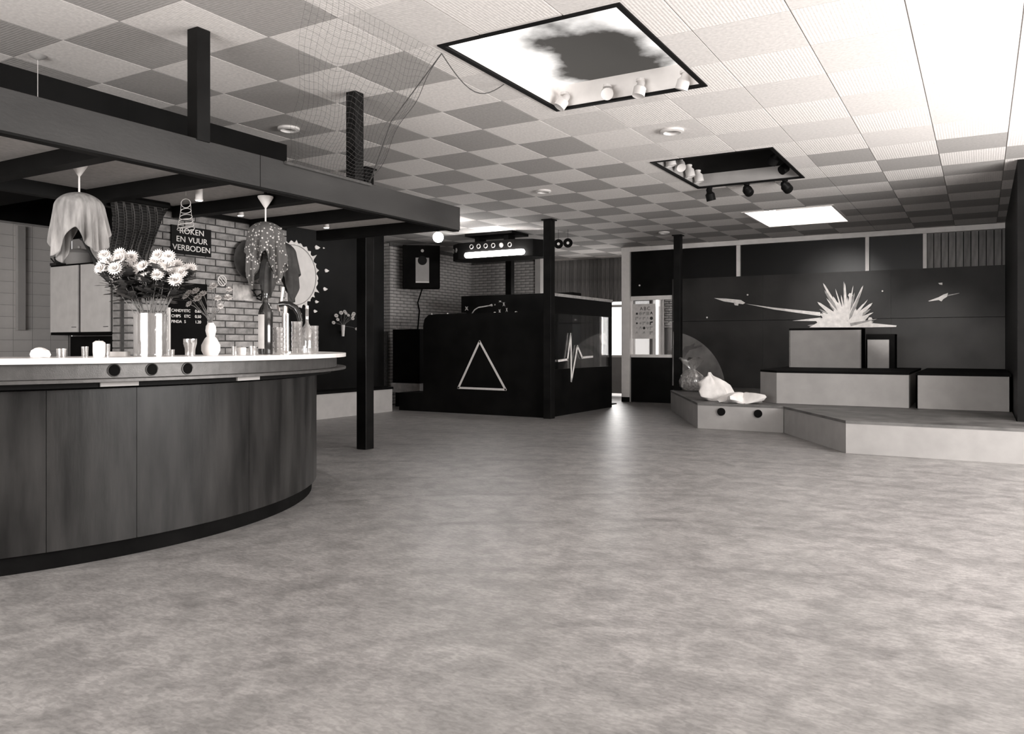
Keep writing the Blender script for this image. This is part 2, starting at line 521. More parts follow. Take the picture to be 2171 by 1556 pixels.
# ---- walls behind and beside the camera, with windows
def window_wall(name, label, axis, pos, lo, hi, holes, thick=.2):
    t = struct(name, label, 'wall')
    mb = MB(); cuts = [lo] + [v for h in holes for v in h] + [hi]
    def bx(a, b, z0, z1):
        if axis == 'y': mb.box(a, b, min(pos, pos + thick), max(pos, pos + thick), z0, z1)
        else: mb.box(min(pos, pos + thick), max(pos, pos + thick), a, b, z0, z1)
    for k in range(0, len(cuts), 2): bx(cuts[k], cuts[k + 1], 0, CH)
    for a, b in holes: bx(a, b, 0, .9); bx(a, b, 2.6, CH)
    mb.build('wall_face', 'palegrey', t)
    for a, b in holes:
        fr = MB(); n = max(2, round((b - a) / 1.2)); mid = pos + thick / 2
        def fb(p, q, z0, z1):
            if axis == 'y': fr.box(p, q, mid - .03, mid + .03, z0, z1)
            else: fr.box(mid - .03, mid + .03, p, q, z0, z1)
        fb(a, b, .9, .96); fb(a, b, 2.54, 2.6)
        for k in range(n + 1):
            c = a + (b - a) * k / n; fb(max(a, c - .03), min(b, c + .03), .96, 2.54)
        fr.build('window_frame', 'white', t)
        for k in range(n):
            p, q = a + (b - a) * k / n + .03, a + (b - a) * (k + 1) / n - .03
            gl = MB()
            if axis == 'y': gl.box(p, q, mid - .004, mid + .004, .96, 2.54)
            else: gl.box(mid - .004, mid + .004, p, q, .96, 2.54)
            gl.build('pane', 'windowglass', t)
    return t


window_wall('wall_rear', 'plain wall with a band of windows opposite the stage', 'y', -3.0, -10.8, 3.4, [(-6.0, -.4)], -.2)
window_wall('wall_right', 'plain wall with a band of windows beside the open floor', 'x', 3.2, -3.0, 15.6, [(3.0, 9.4)], .2)
smesh(MB().box(XL - .2, XL, -3.0, 3.0, 0, CH).build('wall_left_near', 'palegrey'), 'plain pale wall behind the kitchen corner', 'wall')

# ---- brick wall behind the bar (piece by piece)
BX, BY0, BY1 = -6.07, 4.05, 5.79
wb = struct('wall_bar', 'brick wall behind the bar, painted black above the canopy', 'wall', (BX, BY0, 0))
MB().box(BX - .22, BX - .012, BY0 + .012, BY1 - .012, 0, CH).build('mortar', 'mortar', wb)
MB().box(BX - .225, BX + .006, BY0, BY1, 2.36, CH).build('black_upper_wall', 'black', wb)
MB().box(BX - .225, BX + .006, .25, BY0 - .001, 2.53, CH).build('black_lintel', 'black', wb)
BL, BH, JT = .208, .0505, .012


def brick_mesh(L, W, Hh, m, nm='brick'):
    return MB().box(0, L, 0, W, 0, Hh).mesh(nm, m)


bmesh_ = {}
rnd = random.Random(3)
for c in range(37):
    z = .05 + c * (BH + JT)
    if z + BH > 2.36: break
    y = BY0 - (BL + JT) / 2 * (c % 2)
    while y < BY1 - .02:
        a, b = max(y, BY0), min(y + BL, BY1)
        if b - a > .03:
            L = round(b - a, 3); mt = 'brick' if rnd.random() < .72 else 'brick_b'
            k = (L, mt)
            if k not in bmesh_:
                bmesh_[k] = MB().box(-.05, 0, 0, L, 0, BH).mesh('brick', mt)
            if z > .9:
                piece('brick', bmesh_[k], (BX + rnd.uniform(-.003, .003), a, z), wb)
        y += BL + JT
lowb = MB()
for c in range(15):
    z = .05 + c * (BH + JT)
    if z > .9: break
    y = BY0 - (BL + JT) / 2 * (c % 2)
    while y < BY1 - .02:
        a, b = max(y, BY0), min(y + BL, BY1)
        if b - a > .03: lowb.box(BX - .05, BX, a, b, z, z + BH)
        y += BL + JT
tag(lowb.build('brickwork', 'brick', wb), kind='stuff')
# near end face of the wall: header bricks
for c in range(37):
    z = .05 + c * (BH + JT)
    if z + BH > 2.36 or z < .9: continue
    if 'hd' not in bmesh_: bmesh_['hd'] = MB().box(-.1, 0, 0, .05, 0, BH).mesh('brick', 'brick')
    piece('brick', bmesh_['hd'], (BX - .11, BY0, z), wb)

# ---- kitchen corner
KX, KY = -8.98, 5.3
wk = struct('wall_left', 'pale tiled kitchen wall beyond the bar', 'wall', (KX, 2.8, 0))
MB().box(KX - .2, KX - .006, 2.8, KY, 0, CH).build('grout', 'grout', wk)
MB().box(KX - .2, KX + .012, 2.8, KY, 2.52, CH).build('black_upper_wall', 'blackmatt', wk)
tm = MB().box(-.006, 0, 0, .196, 0, .121).mesh('wall_tile', 'tile')
for r in range(12):
    for c in range(12):
        y = 2.86 + c * .2; z = 1.0 + r * .125
        if y < KY - .2: piece('wall_tile', tm, (KX, y, z), wk)
MB().box(KX - .006, KX, 2.8, KY, 0, .99).build('lower_wall', 'tile', wk)
wk2 = struct('wall_kitchen_back', 'dark back wall of the kitchen corner behind the cabinets', 'wall', (KX, KY, 0))
MB().box(KX, BX - .23, KY, KY + .1, 0, 2.4).build('wall_face', 'midgrey', wk2)
MB().box(KX, BX - .23, KY - .02, KY + .1, 2.4, CH).build('black_upper_wall', 'blackmatt', wk2)
MB().box(KX - .2, BX - .22, BY1 - .01, BY1 + .06, 0, CH).build('partition', 'black', wk2)

# ---- black left wall, far brick walls, vestibule
wl = struct('wall_left_black', 'black painted wall with the big sun painting', 'wall', (XL, 5.8, 0))
MB().box(XL - .2, XL, 5.85, 11.45, 0, CH).build('wall_face', 'black', wl)
MB().box(-10.4, XL - .2, 11.25, 11.45, 0, CH).build('wall_return', 'black', wl)
smesh(MB().box(-10.6, -10.4, 11.25, 12.35, 0, CH).build('wall_far_left', 'blackmatt'), 'narrow black wall beside the music booth', 'wall')


def brick_plane(st_, axis, pos, lo, hi, z0, z1, mt, first=300):
    """running bond on a wall; axis 'x': wall in plane x=pos facing +x, 'y': plane y=pos facing -y"""
    n = 0; extra = MB(); rng = random.Random(5); cache = {}
    rows = int((z1 - z0) / (BH + JT))
    for c in range(rows - 1, -1, -1):
        z = z0 + c * (BH + JT); p = lo - (BL + JT) / 2 * (c % 2)
        while p < hi - .02:
            a, b = max(p, lo), min(p + BL, hi)
            if b - a > .03:
                L = round(b - a, 3)
                if n < first:
                    if L not in cache:
                        cache[L] = (MB().box(-.04, 0, 0, L, 0, BH) if axis == 'x' else MB().box(0, L, 0, .04, 0, BH)).mesh('brick', mt)
                    d = rng.uniform(-.003, .003)
                    piece('brick', cache[L], (pos + d, a, z) if axis == 'x' else (a, pos + d, z), st_); n += 1
                elif axis == 'x': extra.box(pos - .04, pos, a, b, z, z + BH)
                else: extra.box(a, b, pos, pos + .04, z, z + BH)
            p += BL + JT
    if extra.v: tag(extra.build('brickwork', mt, st_), kind='stuff')


FX, FY = -10.05, 15.2
fb1 = struct('wall_booth_left', 'pale brick side wall behind the loudspeaker', 'wall', (FX, 12.3, 0))
MB().box(FX - .25, FX - .012, 12.312, FY + .1, 0, CH).build('mortar', 'mortar2', fb1)
brick_plane(fb1, 'x', FX, 12.3, FY, .02, CH - .02, 'brick2', 300)
pe = MB()
for c in range(51):
    z = .02 + c * (BH + JT)
    if z > 1.4: pe.box(FX - .25, FX - .13 if c % 2 else FX - .04, 12.3, 12.34, z, z + BH); pe.box(FX - .118, FX - .04, 12.3, 12.34, z, z + BH) if c % 2 else None
tag(pe.build('end_bricks', 'brick2', fb1), kind='stuff')
fb2 = struct('wall_booth_back', 'pale brick wall at the back of the music booth', 'wall', (FX, FY, 0))
XE = aty(1138, 600, FY).x
MB().box(FX - .2, XE - .012, FY + .012, FY + .2, 0, CH).build('mortar', 'mortar2', fb2)
brick_plane(fb2, 'y', FY, FX, XE, .02, CH - .14, 'brick2', 300)
MB().box(FX, XE, FY - .02, FY + .02, CH - .14, CH).build('coving', 'white', fb2)
smesh(MB().box(XE - .01, XE + .12, FY - .06, FY + .2, 0, CH).build('trim_1', 'palegrey'), 'pale upright trim at the brick wall end', 'trim')

# wood panelled vestibule wall with door
wv = struct('wall_back_left', 'vertical wood board wall beyond the music booth', 'wall', (-9.6, YV, 0))
x = -9.28; k = 0
DX0, DX1 = aty(1272, 700, YV).x, aty(1345, 700, YV).x
MB().box(-9.3, -6.45, YV + .03, YV + .15, 2.2, CH).build('backing', 'blackmatt', wv)
MB().box(-9.3, DX0, YV + .03, YV + .15, 0, 2.2).build('backing', 'blackmatt', wv)
pw = .105
pm = [MB().box(0, pw - .008, 0, .03, 0, CH - 2.2).mesh('plank', m_) for m_ in ('wood', 'wood_b')]
pl = [MB().box(0, pw - .008, 0, .03, 0, 2.2).mesh('plank', m_) for m_ in ('wood', 'wood_b')]
while x < -6.5:
    piece('plank', pm[1 if rnd.random() < .35 else 0], (x, YV + rnd.uniform(-.004, .004), 2.2), wv)
    if x + pw < DX0: piece('plank', pl[1 if rnd.random() < .35 else 0], (x, YV, 0), wv)
    x += pw
vg = struct('window_5', 'glazed side of the entrance lobby behind the white post', 'window', (-6.45, YB + .2, 0))
MB().box(-6.5, -6.42, YV - .05, YV + .15, 0, CH).build('corner_post', 'palegrey', vg)
MB().box(-6.49, -6.43, YB + .3, YV - .05, 2.5, CH).build('header', 'palegrey', vg)
MB().box(-6.465, -6.455, YB + .3, YV - .05, .02, 2.5).build('pane', 'windowglass', vg)
smesh(MB().box(-9.42, -9.3, FY + .2, YV + .15, 0, CH).build('wall_vestibule_left', 'palegrey'), 'short wall behind the brick booth wall', 'wall')
d1 = struct('door_1', 'half glazed entrance door with blazing daylight behind', 'door', (DX0, YV, 0))
MB().box(DX0 + .03, DX1 - .03, YV, YV + .05, .06, .93).build('lower_panel', 'midgrey', d1)
fr = MB()
for a, b in ((DX0, DX0 + .05), (DX1 - .05, DX1)): fr.box(a, b, YV - .02, YV + .06, 0, 2.2)
fr.box(DX0, DX1, YV - .02, YV + .06, 2.06, 2.12); fr.box(DX0, DX1, YV - .02, YV + .06, .9, .95)
fr.build('door_frame', 'white', d1)
MB().box(DX0 + .05, DX1 - .05, YV + .02, YV + .03, .95, 2.06).build('pane', 'windowglass', d1)
MB().box(DX0 + .05, DX1 - .05, YV + .02, YV + .03, 2.12, 2.2).build('pane', 'windowglass', d1)
area('door_daylight', ((DX0 + DX1) / 2, YV + .07, 1.5), ((DX0 + DX1) / 2, 10, 1.5), DX1 - DX0 - .12, 1.08, 60)
tag(MB().box(-7.05, -6.32, 14.35, 14.85, 0, .02).build('door_mat', 'rubber', origin=(-6.7, 14.6, 0)), 'flat black mat on the floor by the booth side', 'mat')

# ---- stage back wall: trim, upper bays, mural boards, window with poster
wbk = struct('wall_back', 'stage back wall of dark painted boards below high dark panes', 'wall', (-6.5, YB, 0))


def bx_px(p0, p1, Y): return aty(p0, 600, Y).x, aty(p1, 600, Y).x


XW0, XW1 = aty(1338, 700, YB).x, aty(1427, 700, YB).x
XB1 = .34
MB().box(XW0 - .2, XB1 + .2, YB - .05, YB + .12, CH - .09, CH).build('top_rail', 'white', wbk)
MB().box(XW0 - .19, XW0 - .01, YB - .06, YB + .14, .0, CH - .09).build('post_white', 'white', wbk)
MB().box(XW0 - .19, XW0 - .01, YB - .065, YB - .055, 0, .1).build('post_foot', 'black', wbk)
MB().box(XW0, XW1, YB, YB + .1, 2.2, CH - .09).build('black_panel', 'black', wbk)
MB().box(XW0, XW1, YB, YB + .1, 0, .93).build('black_panel', 'black', wbk)
MB().box(XW0, XW1 + .02, YB - .02, YB + .1, 2.12, 2.2).build('rail', 'white', wbk)
MB().box(XW0, XW1 + .02, YB - .02, YB + .1, .93, .99).build('rail', 'white', wbk)
win = struct('window_1', 'window beside the stage looking outdoors', 'window', (XW0, YB, .99))
MB().box(XW0, XW1 + .02, YB + .04, YB + .05, .99, 2.12).build('pane', 'windowglass', win)
MB().box(XW1 - .28, XW1 - .25, YB + .02, YB + .08, .99, 2.12).build('window_bar', 'palegrey', win)
# boards of the stage wall
YP = YB - .06
ZT, ZS = 2.52, 1.66
edges = [XW1, -3.6, aty(1889, 700, YP).x, XB1]
for k in range(3):
    for z0, z1 in ((.36, ZS - .004), (ZS + .004, ZT)):
        MB().box(edges[k] + .001, edges[k + 1] - .001, YP, YB + .1, z0, z1).build('board', 'wallpanel', wbk)
MB().box(XW1, XB1, YP + .02, YB + .1, 0, .36).build('board', 'black', wbk)
# upper bays
bays = [(1427, 1562), (1570, 1835), (1843, 1957)]
for a, b in bays:
    x0, x1 = bx_px(a, b, YB)
    MB().box(x0, x1, YB + .02, YB + .05, ZT, CH - .09).build('dark_pane', 'darkglass', wbk)
for a, b in ((1562, 1570), (1835, 1843), (1957, 1965)):
    x0, x1 = bx_px(a, b, YB)
    MB().box(x0, x1, YB - .03, YB + .1, ZT - .03, CH - .09).build('mullion', 'white', wbk)
x0, x1 = bx_px(1965, 2132, YB)
pp = [MB().box(0, .1, 0, .03, 0, CH - .09 - ZT).mesh('plank', m_) for m_ in ('wood', 'wood_b')]
x = x0; k = 0
while x < x1 + .1:
    piece('plank', pp[rnd.random() < .4], (x, YB + .02 + rnd.uniform(0, .008), ZT), wbk); x += .112
MB().box(x0, XB1 + .1, YB + .055, YB + .1, ZT, CH).build('backing', 'blackmatt', wbk)
MB().box(XW0 - .2, XB1 + .2, YB + .12, YB + .3, ZT - .1, CH + .1).build('outer_wall', 'blackmatt', wbk)
MB().box(XW1, XB1 + .2, YB + .12, YB + .3, 0, ZT).build('outer_wall', 'blackmatt', wbk)
ww = struct('wall_stage_right', 'dark side wall closing the stage', 'wall', (XB1, 10.3, 0))
MB().box(XB1, XB1 + .12, 10.3, YB + .1, 0, CH).build('wall_face', 'black', ww)
sr = MB().box(XB1 + .12, 3.4, 15.5, 15.7, 0, CH)
smesh(sr.build('wall_back_right', 'palegrey'), 'plain wall behind the stage side wall', 'wall')


# ---- mural on the boards (flat paint, a hair proud of the boards)
def wallpoly(pts, Y, m, name, th=.004):
    P3 = [aty(px, py, Y) for px, py in pts]
    return MB().extrude(P3, (0, -th, 0)).build(name, m, wbk)


tips = [(1712, 690, 7), (1727, 677, 5), (1733, 640, 9), (1737, 655, 6), (1742, 662, 6), (1745, 600, 6), (1748, 615, 7), (1766, 628, 7), (1776, 640, 7),
        (1789, 596, 5), (1791, 600, 5), (1803, 622, 6), (1812, 620, 6), (1818, 640, 6), (1830, 605, 6), (1822, 630, 6), (1833, 642, 6), (1850, 642, 9), (1846, 655, 7), (1852, 662, 6), (1752, 632, 4), (1758, 645, 4), (1783, 625, 4), (1797, 630, 4), (1825, 618, 4), (1840, 635, 4), (1728, 662, 5), (1860, 676, 4), (1771, 612, 3), (1809, 605, 3)]
cxm, cym = 1795, 690
for k, (tx, ty, wd) in enumerate(tips):
    dx, dy = tx - cxm, ty - cym; L = math.hypot(dx, dy); nx, ny = -dy / L * wd, dx / L * wd * .85
    bxp, byp = cxm + dx * .12, min(cym + dy * .12, 692)
    wallpoly([(bxp - nx, min(byp - ny, 694)), (tx - dx / L * 6 - nx * .28, min(ty - dy / L * 6 - ny * .28, 694)), (tx, ty), (tx - dx / L * 6 + nx * .28, min(ty - dy / L * 6 + ny * .28, 694)), (bxp + nx, min(byp + ny, 694))][::1], YP - .0008 * k, 'mural' if k % 3 else 'muralgrey', 'burst_ray')
body = [(1716, 694), (1733, 684), (1728, 678), (1744, 674), (1740, 664), (1754, 668), (1756, 655), (1766, 664), (1770, 652), (1778, 662), (1785, 650), (1792, 664), (1800, 652), (1806, 664), (1815, 654), (1818, 666), (1830, 660), (1828, 671), (1842, 670), (1834, 679), (1852, 682), (1842, 688), (1850, 694)]
wallpoly(body, YP - .018, 'mural', 'burst_centre')
wallpoly([(1680, 680), (1740, 673), (1742, 681)], YP - .019, 'mural', 'burst_ray')
wallpoly([(1840, 684), (1901, 690), (1900, 693), (1838, 694)], YP - .019, 'mural', 'burst_ray')
wallpoly([(1581, 644), (1640, 652), (1739, 662), (1739, 670), (1640, 656)], YP - .02, 'mural', 'light_beam')
# left ship
wallpoly([(1514, 632), (1540, 633), (1562, 635), (1571, 636), (1580, 642), (1575, 645), (1562, 643), (1535, 639)], YP - .006, 'mural', 'ship_hull')
wallpoly([(1556, 643), (1566, 643), (1565, 648), (1558, 647)], YP - .007, 'mural', 'ship_pod')
# right ship
wallpoly([(1968, 638), (1990, 630), (2001, 624), (2010, 621), (2008, 629), (2000, 634), (1996, 639), (1990, 636), (1970, 639)], YP - .006, 'mural', 'ship_hull')
wallpoly([(2009, 625), (2034, 621), (2034, 622), (2009, 628)], YP - .005, 'muralgrey', 'light_beam')
wallpoly([(1989, 600), (1998, 599), (1998, 604), (1992, 603)], YP - .005, 'mural', 'star')
for sx_, sy_, r_ in ((1803, 626, 5), (1845, 677, 5), (1871, 617, 2), (1585, 625, 2), (1499, 673, 2), (1356, 605, 2)):
    wallpoly([(sx_ + r_ * math.cos(t * PI / 3), sy_ + r_ * math.sin(t * PI / 3)) for t in range(6)], (YP if sx_ > 1427 else YB) - .021, 'mural', 'star')
# painted planet quarter
cpx, cpy, Rp = 1412, 828, 126
arc = []
for k in range(25):
    a = math.radians(83 - 83 * k / 24); arc.append((cpx + Rp * math.cos(a), cpy - Rp * math.sin(a)))
P3 = [aty(px, py, YP) for px, py in arc]
xl = XW1 + .003
P3 = [Vector((max(p.x, xl), p.y, max(p.z, .37))) for p in P3] + [Vector((xl, YP, .37))]
MB().extrude(P3, (0, -.006, 0)).build('painted_planet', 'planet', wbk)
wallpoly([(1428, 704), (1436, 707), (1441, 712), (1438, 722), (1434, 728), (1428, 731)], YP - .007, 'mural', 'planet_white_patch')  # irregular white patch at the planet's upper left edge
wallpoly([(1442, 752), (1448, 742), (1452, 734), (1462, 733), (1470, 729), (1474, 727), (1471, 735), (1486, 731), (1490, 734), (1478, 738), (1462, 742), (1456, 750), (1452, 758), (1447, 760), (1430, 752)], YP - .007, 'deck', 'planet_dark_patch')  # irregular darker patch across the planet

# poster on the window
YO = YB + .04
a, b = aty(1341, 645, YO), aty(1389, 718, YO)
po = tag(MB().box(a.x, b.x, YO - .006, YO, b.z, a.z).build('alphabet_poster', 'paper', origin=((a.x + b.x) / 2, YO, b.z)), 'pale alphabet poster of letters and little pictures hanging in the window', 'poster')
W_, H_ = b.x - a.x, a.z - b.z
for q_, ch in enumerate('ABC'): text(ch, .1, (a.x + W_ * (.4 + .16 * q_), YO - .007, a.z - .13), '-Y', 'ink', po, align='CENTER')
rnd2 = random.Random(2)
for r in range(5):
    for c in range(5):
        if r == 4 and c % 2: continue
        cxp = a.x + W_ * (.2 + .16 * c); czp = a.z - .2 - r * .1; s_ = .03
        kd = rnd2.randrange(4)
        if (r, c) == (3, 3): pts = [(0, -1), (1, .2), (.6, .8), (0, .4), (-.6, .8), (-1, .2)]
        elif kd == 0: pts = [(-1, -1), (1, -1), (1, 1), (-1, 1)]
        elif kd == 1: pts = [(math.cos(t * PI / 4), math.sin(t * PI / 4)) for t in range(8)]
        elif kd == 2: pts = [(-1, -1), (-.3, -1), (-.3, 0), (.9, .3), (.8, 1), (-1, .8)]
        else: pts = [(-.9, -1), (0, .1), (.9, -1), (.3, 1), (-.3, 1)]
        s_ = rnd2.choice((.022, .03, .036))
        MB().extrude([Vector((cxp + p[0] * s_, YO - .006, czp + p[1] * s_)) for p in pts], (0, -.001, 0)).build('pictogram', 'ink' if rnd2.random() < .5 else 'muralgrey', po)
# neighbouring building outdoors
nb = thing('outdoor_building', (-6, 20.6, 0), 'brick building seen outdoors through the stage window', 'building')
nbm = MB().box(-7.45, -2, 20.6, 22, 0, 3.4); nbm.build('wall', 'mortar', nb)
bk = MB()
for c in range(40):
    for q in range(14):
        bk.box(-7.45 + q * .22 + (c % 2) * .1, -7.45 + q * .22 + .2 + (c % 2) * .1, 20.57, 20.6, 1.65 + c * .065, 1.7 + c * .065)
tag(bk.build('brickwork', 'wood_b', nb), kind='stuff')
MB().box(-7.5, -7.38, 20.48, 20.6, 0, 3.4).build('drainpipe', 'palegrey', nb)
MB().box(-7.1, -2.5, 20.55, 20.6, .2, 1.6).build('pale_panel', 'white', nb)

# ================================================================== stage
sg = thing('stage', (-2, 12.5, 0), 'low corner stage with worn dark deck and painted kickboards', 'stage')
out = [(-4.93, 15.52), (-4.9, 14.0), (-3.5, 11.15), (-2.31, 11.15), (-1.29, 9.42), (1.6, 9.42), (1.6, 10.25), (XB1 - .01, 10.25), (XB1 - .01, 15.52)]
SH = .36
MB().extrude([Vector((x, y, SH - .03)) for x, y in out], (0, 0, .03)).build('deck', 'deck', sg)
kb = ['stagegrey'] * 5
for k in range(5):
    (x0, y0), (x1, y1) = out[k], out[k + 1]
    d = Vector((x1 - x0, y1 - y0, 0)).normalized(); nn = Vector((-d.y, d.x, 0))
    c = Vector(((x0 + x1) / 2, (y0 + y1) / 2, (SH - .03) / 2)) + nn * .02
    L = math.dist((x0, y0), (x1, y1))
    MB().obox(c, (L - .004, .03, SH - .032), math.atan2(d.y, d.x)).build('kickboard', kb[k], sg)
for px, py in ((1529, 873), (1607, 877)):
    p = aty(px, py, 11.14)
    hp = MB().cyl((p.x, 11.128, p.z), (p.x, 11.16, p.z), .055, n=24); o = hp.build('round_hole', 'blackmatt', sg)


def riser(name, label, poly, z0, z1, top='blackmatt', front='stagegrey', side='stagegrey', group='boxes on the stage'):
    c = Vector((sum(p[0] for p in poly) / len(poly), sum(p[1] for p in poly) / len(poly), z0))
    t = thing(name, c, label, 'box', group)
    MB().extrude([Vector((x, y, z1 - .03)) for x, y in poly], (0, 0, .03)).build('top', top, t)
    n = len(poly)
    for k in range(n):
        (x0, y0), (x1, y1) = poly[k], poly[(k + 1) % n]
        d = Vector((x1 - x0, y1 - y0, 0)).normalized(); nn = Vector((-d.y, d.x, 0)); L = math.dist(poly[k], poly[(k + 1) % n])
        MB().obox(Vector(((x0 + x1) / 2, (y0 + y1) / 2, (z0 + z1 - .03) / 2)) + nn * .011, (L - .002, .02, z1 - z0 - .031), math.atan2(d.y, d.x)).build('panel', front if nn.y > .9 else side, t)
    return t


ZR = .825
xg = aty(1927, 860, 11.7).x; xh = aty(1942, 860, 11.7).x
riser('stage_riser', 'long grey riser with a slanted corner and black top on the stage', [(-2.83, 12.05), (-2.52, 11.7), (xg, 11.7), (xg, 14.2), (-2.83, 14.2)], SH, ZR)
riser('stage_riser', 'shorter grey riser with black top against the dark stage side wall', [(xh, 11.68), (XB1 - .02, 11.68), (XB1 - .02, 14.2), (xh, 14.2)], SH, ZR)
a, b = aty(1673, 778, 13.6), aty(1826, 695, 13.6)
riser('stage_box', 'large plain grey box standing on the riser below the painted burst', [(a.x, 13.6), (b.x, 13.6), (b.x, 14.1), (a.x, 14.1)], ZR, b.z, side='blackmatt')
a2, b2 = aty(1836, 778, 13.75), aty(1897, 708, 13.75)
t = riser('stage_box', 'small grey box with a black top edge beside the large box', [(a2.x, 13.75), (b2.x, 13.75), (b2.x, 14.15), (a2.x, 14.15)], ZR, b2.z, side='blackmatt')
e = MB(); e.box(a2.x, b2.x, 13.742, 13.755, b2.z - .085, b2.z); e.box(b2.x - .08, b2.x, 13.742, 13.755, ZR, b2.z - .085)
e.build('black_edging', 'blackmatt', t)

# bags on the stage
def bag(name, label, c, prof, matname, seed, squash=(1, 1), cat='bag', group=None, lean=(0, 0)):
    r = random.Random(seed); n = 40; mb = MB(); ph = [r.uniform(0, 6.28) for _ in range(6)]
    for rad, z, amp in prof:
        for i in range(n):
            t = 2 * PI * i / n
            f = rad * (1 + amp * (math.sin(3 * t + ph[0]) * .5 + math.sin(5 * t + ph[1] + z * 9) * .35 + math.sin(9 * t + ph[2]) * .2))
            f *= 1 + amp * 1.2 * noise.noise(Vector((math.cos(t) * 2.1, math.sin(t) * 2.1, z * 11 + seed)))
            mb.v.append(Vector((c[0] + f * math.cos(t) * squash[0] + lean[0] * z, c[1] + f * math.sin(t) * squash[1] + lean[1] * z, c[2] + z + rad * amp * .3 * math.sin(4 * t + ph[3]))))
    for k in range(len(prof) - 1):
        for i in range(n):
            j = (i + 1) % n; mb.face((k * n + i, k * n + j, (k + 1) * n + j, (k + 1) * n + i))
    mb.face(range(n - 1, -1, -1)); mb.face(range((len(prof) - 1) * n, len(prof) * n))
    return mb


p = atz(1468, 829, SH)
t = thing('plastic_sack', p, 'clear plastic sack with a tied flaring top, leaning by the painted planet', 'bag', None)
mb = bag('s', '', p, [(.14, .02, .05), (.2, .08, .1), (.21, .18, .12), (.17, .28, .15), (.08, .36, .2), (.05, .39, .2)], 'litter', 4, (1.05, .8))
mb.build('contents', 'litter', t, smooth=True)
mb = bag('s', '', p, [(.15, .006, .05), (.215, .08, .1), (.225, .18, .12), (.185, .29, .15), (.09, .37, .3), (.06, .4, .3), (.12, .48, .45), (.17, .58, .55)], 'clearbag', 5, (1.05, .8))
mb.build('plastic_film', 'clearbag', t, smooth=True)
p = atz(1520, 849, SH)
tag(bag('b', '', p, [(.17, .005, .1), (.2, .05, .2), (.2, .12, .3), (.175, .19, .4), (.145, .25, .45), (.11, .3, .5), (.07, .34, .5), (.03, .37, .5), (.015, .42, .4)], 'bag', 8, (1.15, .85), lean=(-.3, .1)).build('white_bag', 'bag', smooth=True, origin=p), 'taller crumpled white plastic bag slumped beside the clear sack', 'bag')
p = atz(1572, 854, SH)
tag(bag('b', '', p, [(.2, .005, .15), (.24, .03, .4), (.22, .07, .6), (.16, .1, .8), (.09, .13, .9), (.03, .14, .9)], 'bag', 11, (1.12, .85), lean=(.2, 0)).build('white_bag', 'bag', smooth=True, origin=p), 'flat crumpled white plastic bag lying on the stage edge', 'bag')

# ================================================================== columns
def column(x, y, z0, z1, s, label, rz=0):
    t = thing('steel_column', (x, y, z0), label, 'column', 'black columns')
    MB().obox((x, y, (z0 + z1) / 2), (s, s, z1 - z0 - .002), rz).build('shaft', 'post', t, bevel=.006)
    MB().obox((x, y, z1 - .011), (s + .05, s + .05, .018), rz).build('cap_plate', 'post', t)
    return t


column(-6.1, 7.02, 0, CH, .14, 'black square steel column standing on the floor past the bar end')
column(-6.03, 11.4, 0, CH, .14, 'black steel column at the front corner of the music booth')
column(-4.83, 14.22, SH, CH, .13, 'slim black column standing on the stage beside the window')
p = aty(1081, 600, 14.4)
column(p.x, 14.4, 0, CH, .14, 'black steel column inside the music booth before the bright bricks')

# ================================================================== bar canopy
cn = thing('bar_canopy', (-4.3, 3.5, 2.29), 'timber bar canopy with grey board underside hung from ceiling posts', 'canopy')
MB().box(-4.38, -4.3, .3, 3.86, 2.29, 2.51).build('front_beam', 'beam', cn, bevel=.003)
MB().box(-4.38, -4.3, 3.864, 6.31, 2.29, 2.51).build('front_beam', 'beam', cn, bevel=.003)
MB().box(-4.375, -4.305, .3, 6.3, 2.278, 2.29).build('beam_lip', 'joist', cn)
yj = [1.12, 1.96, 2.80, 3.64, 4.46, 5.31, 6.2]
jm = MB().box(-1.68, 0, 0, .1, 0, .1).mesh('joist', 'joist')
for y in yj: piece('joist', jm, (-4.382, y, 2.30), cn)
for k in range(len(yj) - 1):
    MB().box(-6.05, -4.382, yj[k] + .05, yj[k + 1] + .04, 2.4, 2.42).build('board', 'softboard', cn)
MB().box(-6.06, -5.98, .3, 4.04, 2.3, 2.5).build('rear_beam', 'joist', cn)
MB().box(-8.96, -6.1, .9, 4.0, 2.5, 2.52).build('rear_board', 'blackmatt', cn)
for y in (3.39, 4.87):
    MB().box(-4.39, -4.29, y - .05, y + .05, 2.5, CH).build('hanger_post', 'post', cn, bevel=.004)

# canopy spots
spots_px = [(252, 405, 420, 'small white spotlight under the canopy above the big bouquet'), (422, 398, 424, 'white cylinder spotlight beside the hanging wire hoops'),
            (510, 448, 456, 'small white spotlight between the two draped lamps'), (692, 474, 482, 'small white spotlight near the far end of the canopy')]
for px, y0, y1, lab in spots_px:
    p = atz(px, y0, 2.385); d = (p - Vector((0, 0, EH))).dot(Vector((-st, ct, 0)))
    ln = max((y1 - y0) / F * d, .035); p.y = min(p.y + (.03 if px == 252 else 0), 5.95); p.x = max(p.x, -5.94)
    t = thing('canopy_spot', (p.x, p.y, 2.40), lab, 'spotlight', 'white spots under the canopy')
    MB().cyl((p.x, p.y, 2.40), (p.x, p.y, 2.38), .02, n=10).build('ceiling_mount', 'white', t)
    MB().lathe([(.022, 0), (.026, -.004), (.026, -ln + .012), (.03, -ln + .01), (.03, -ln)], (p.x, p.y, 2.38), 16).build('housing', 'white', t, smooth=True)
    MB().cyl((p.x, p.y, 2.38 - ln - .002), (p.x, p.y, 2.38 - ln + .003), .024, n=14).build('lamp_face', 'spotface', t)
    spot('canopy_spot_light', (p.x, p.y, 2.37 - ln), (p.x + .25, p.y - .1, 1.1), 28, 95, .7)


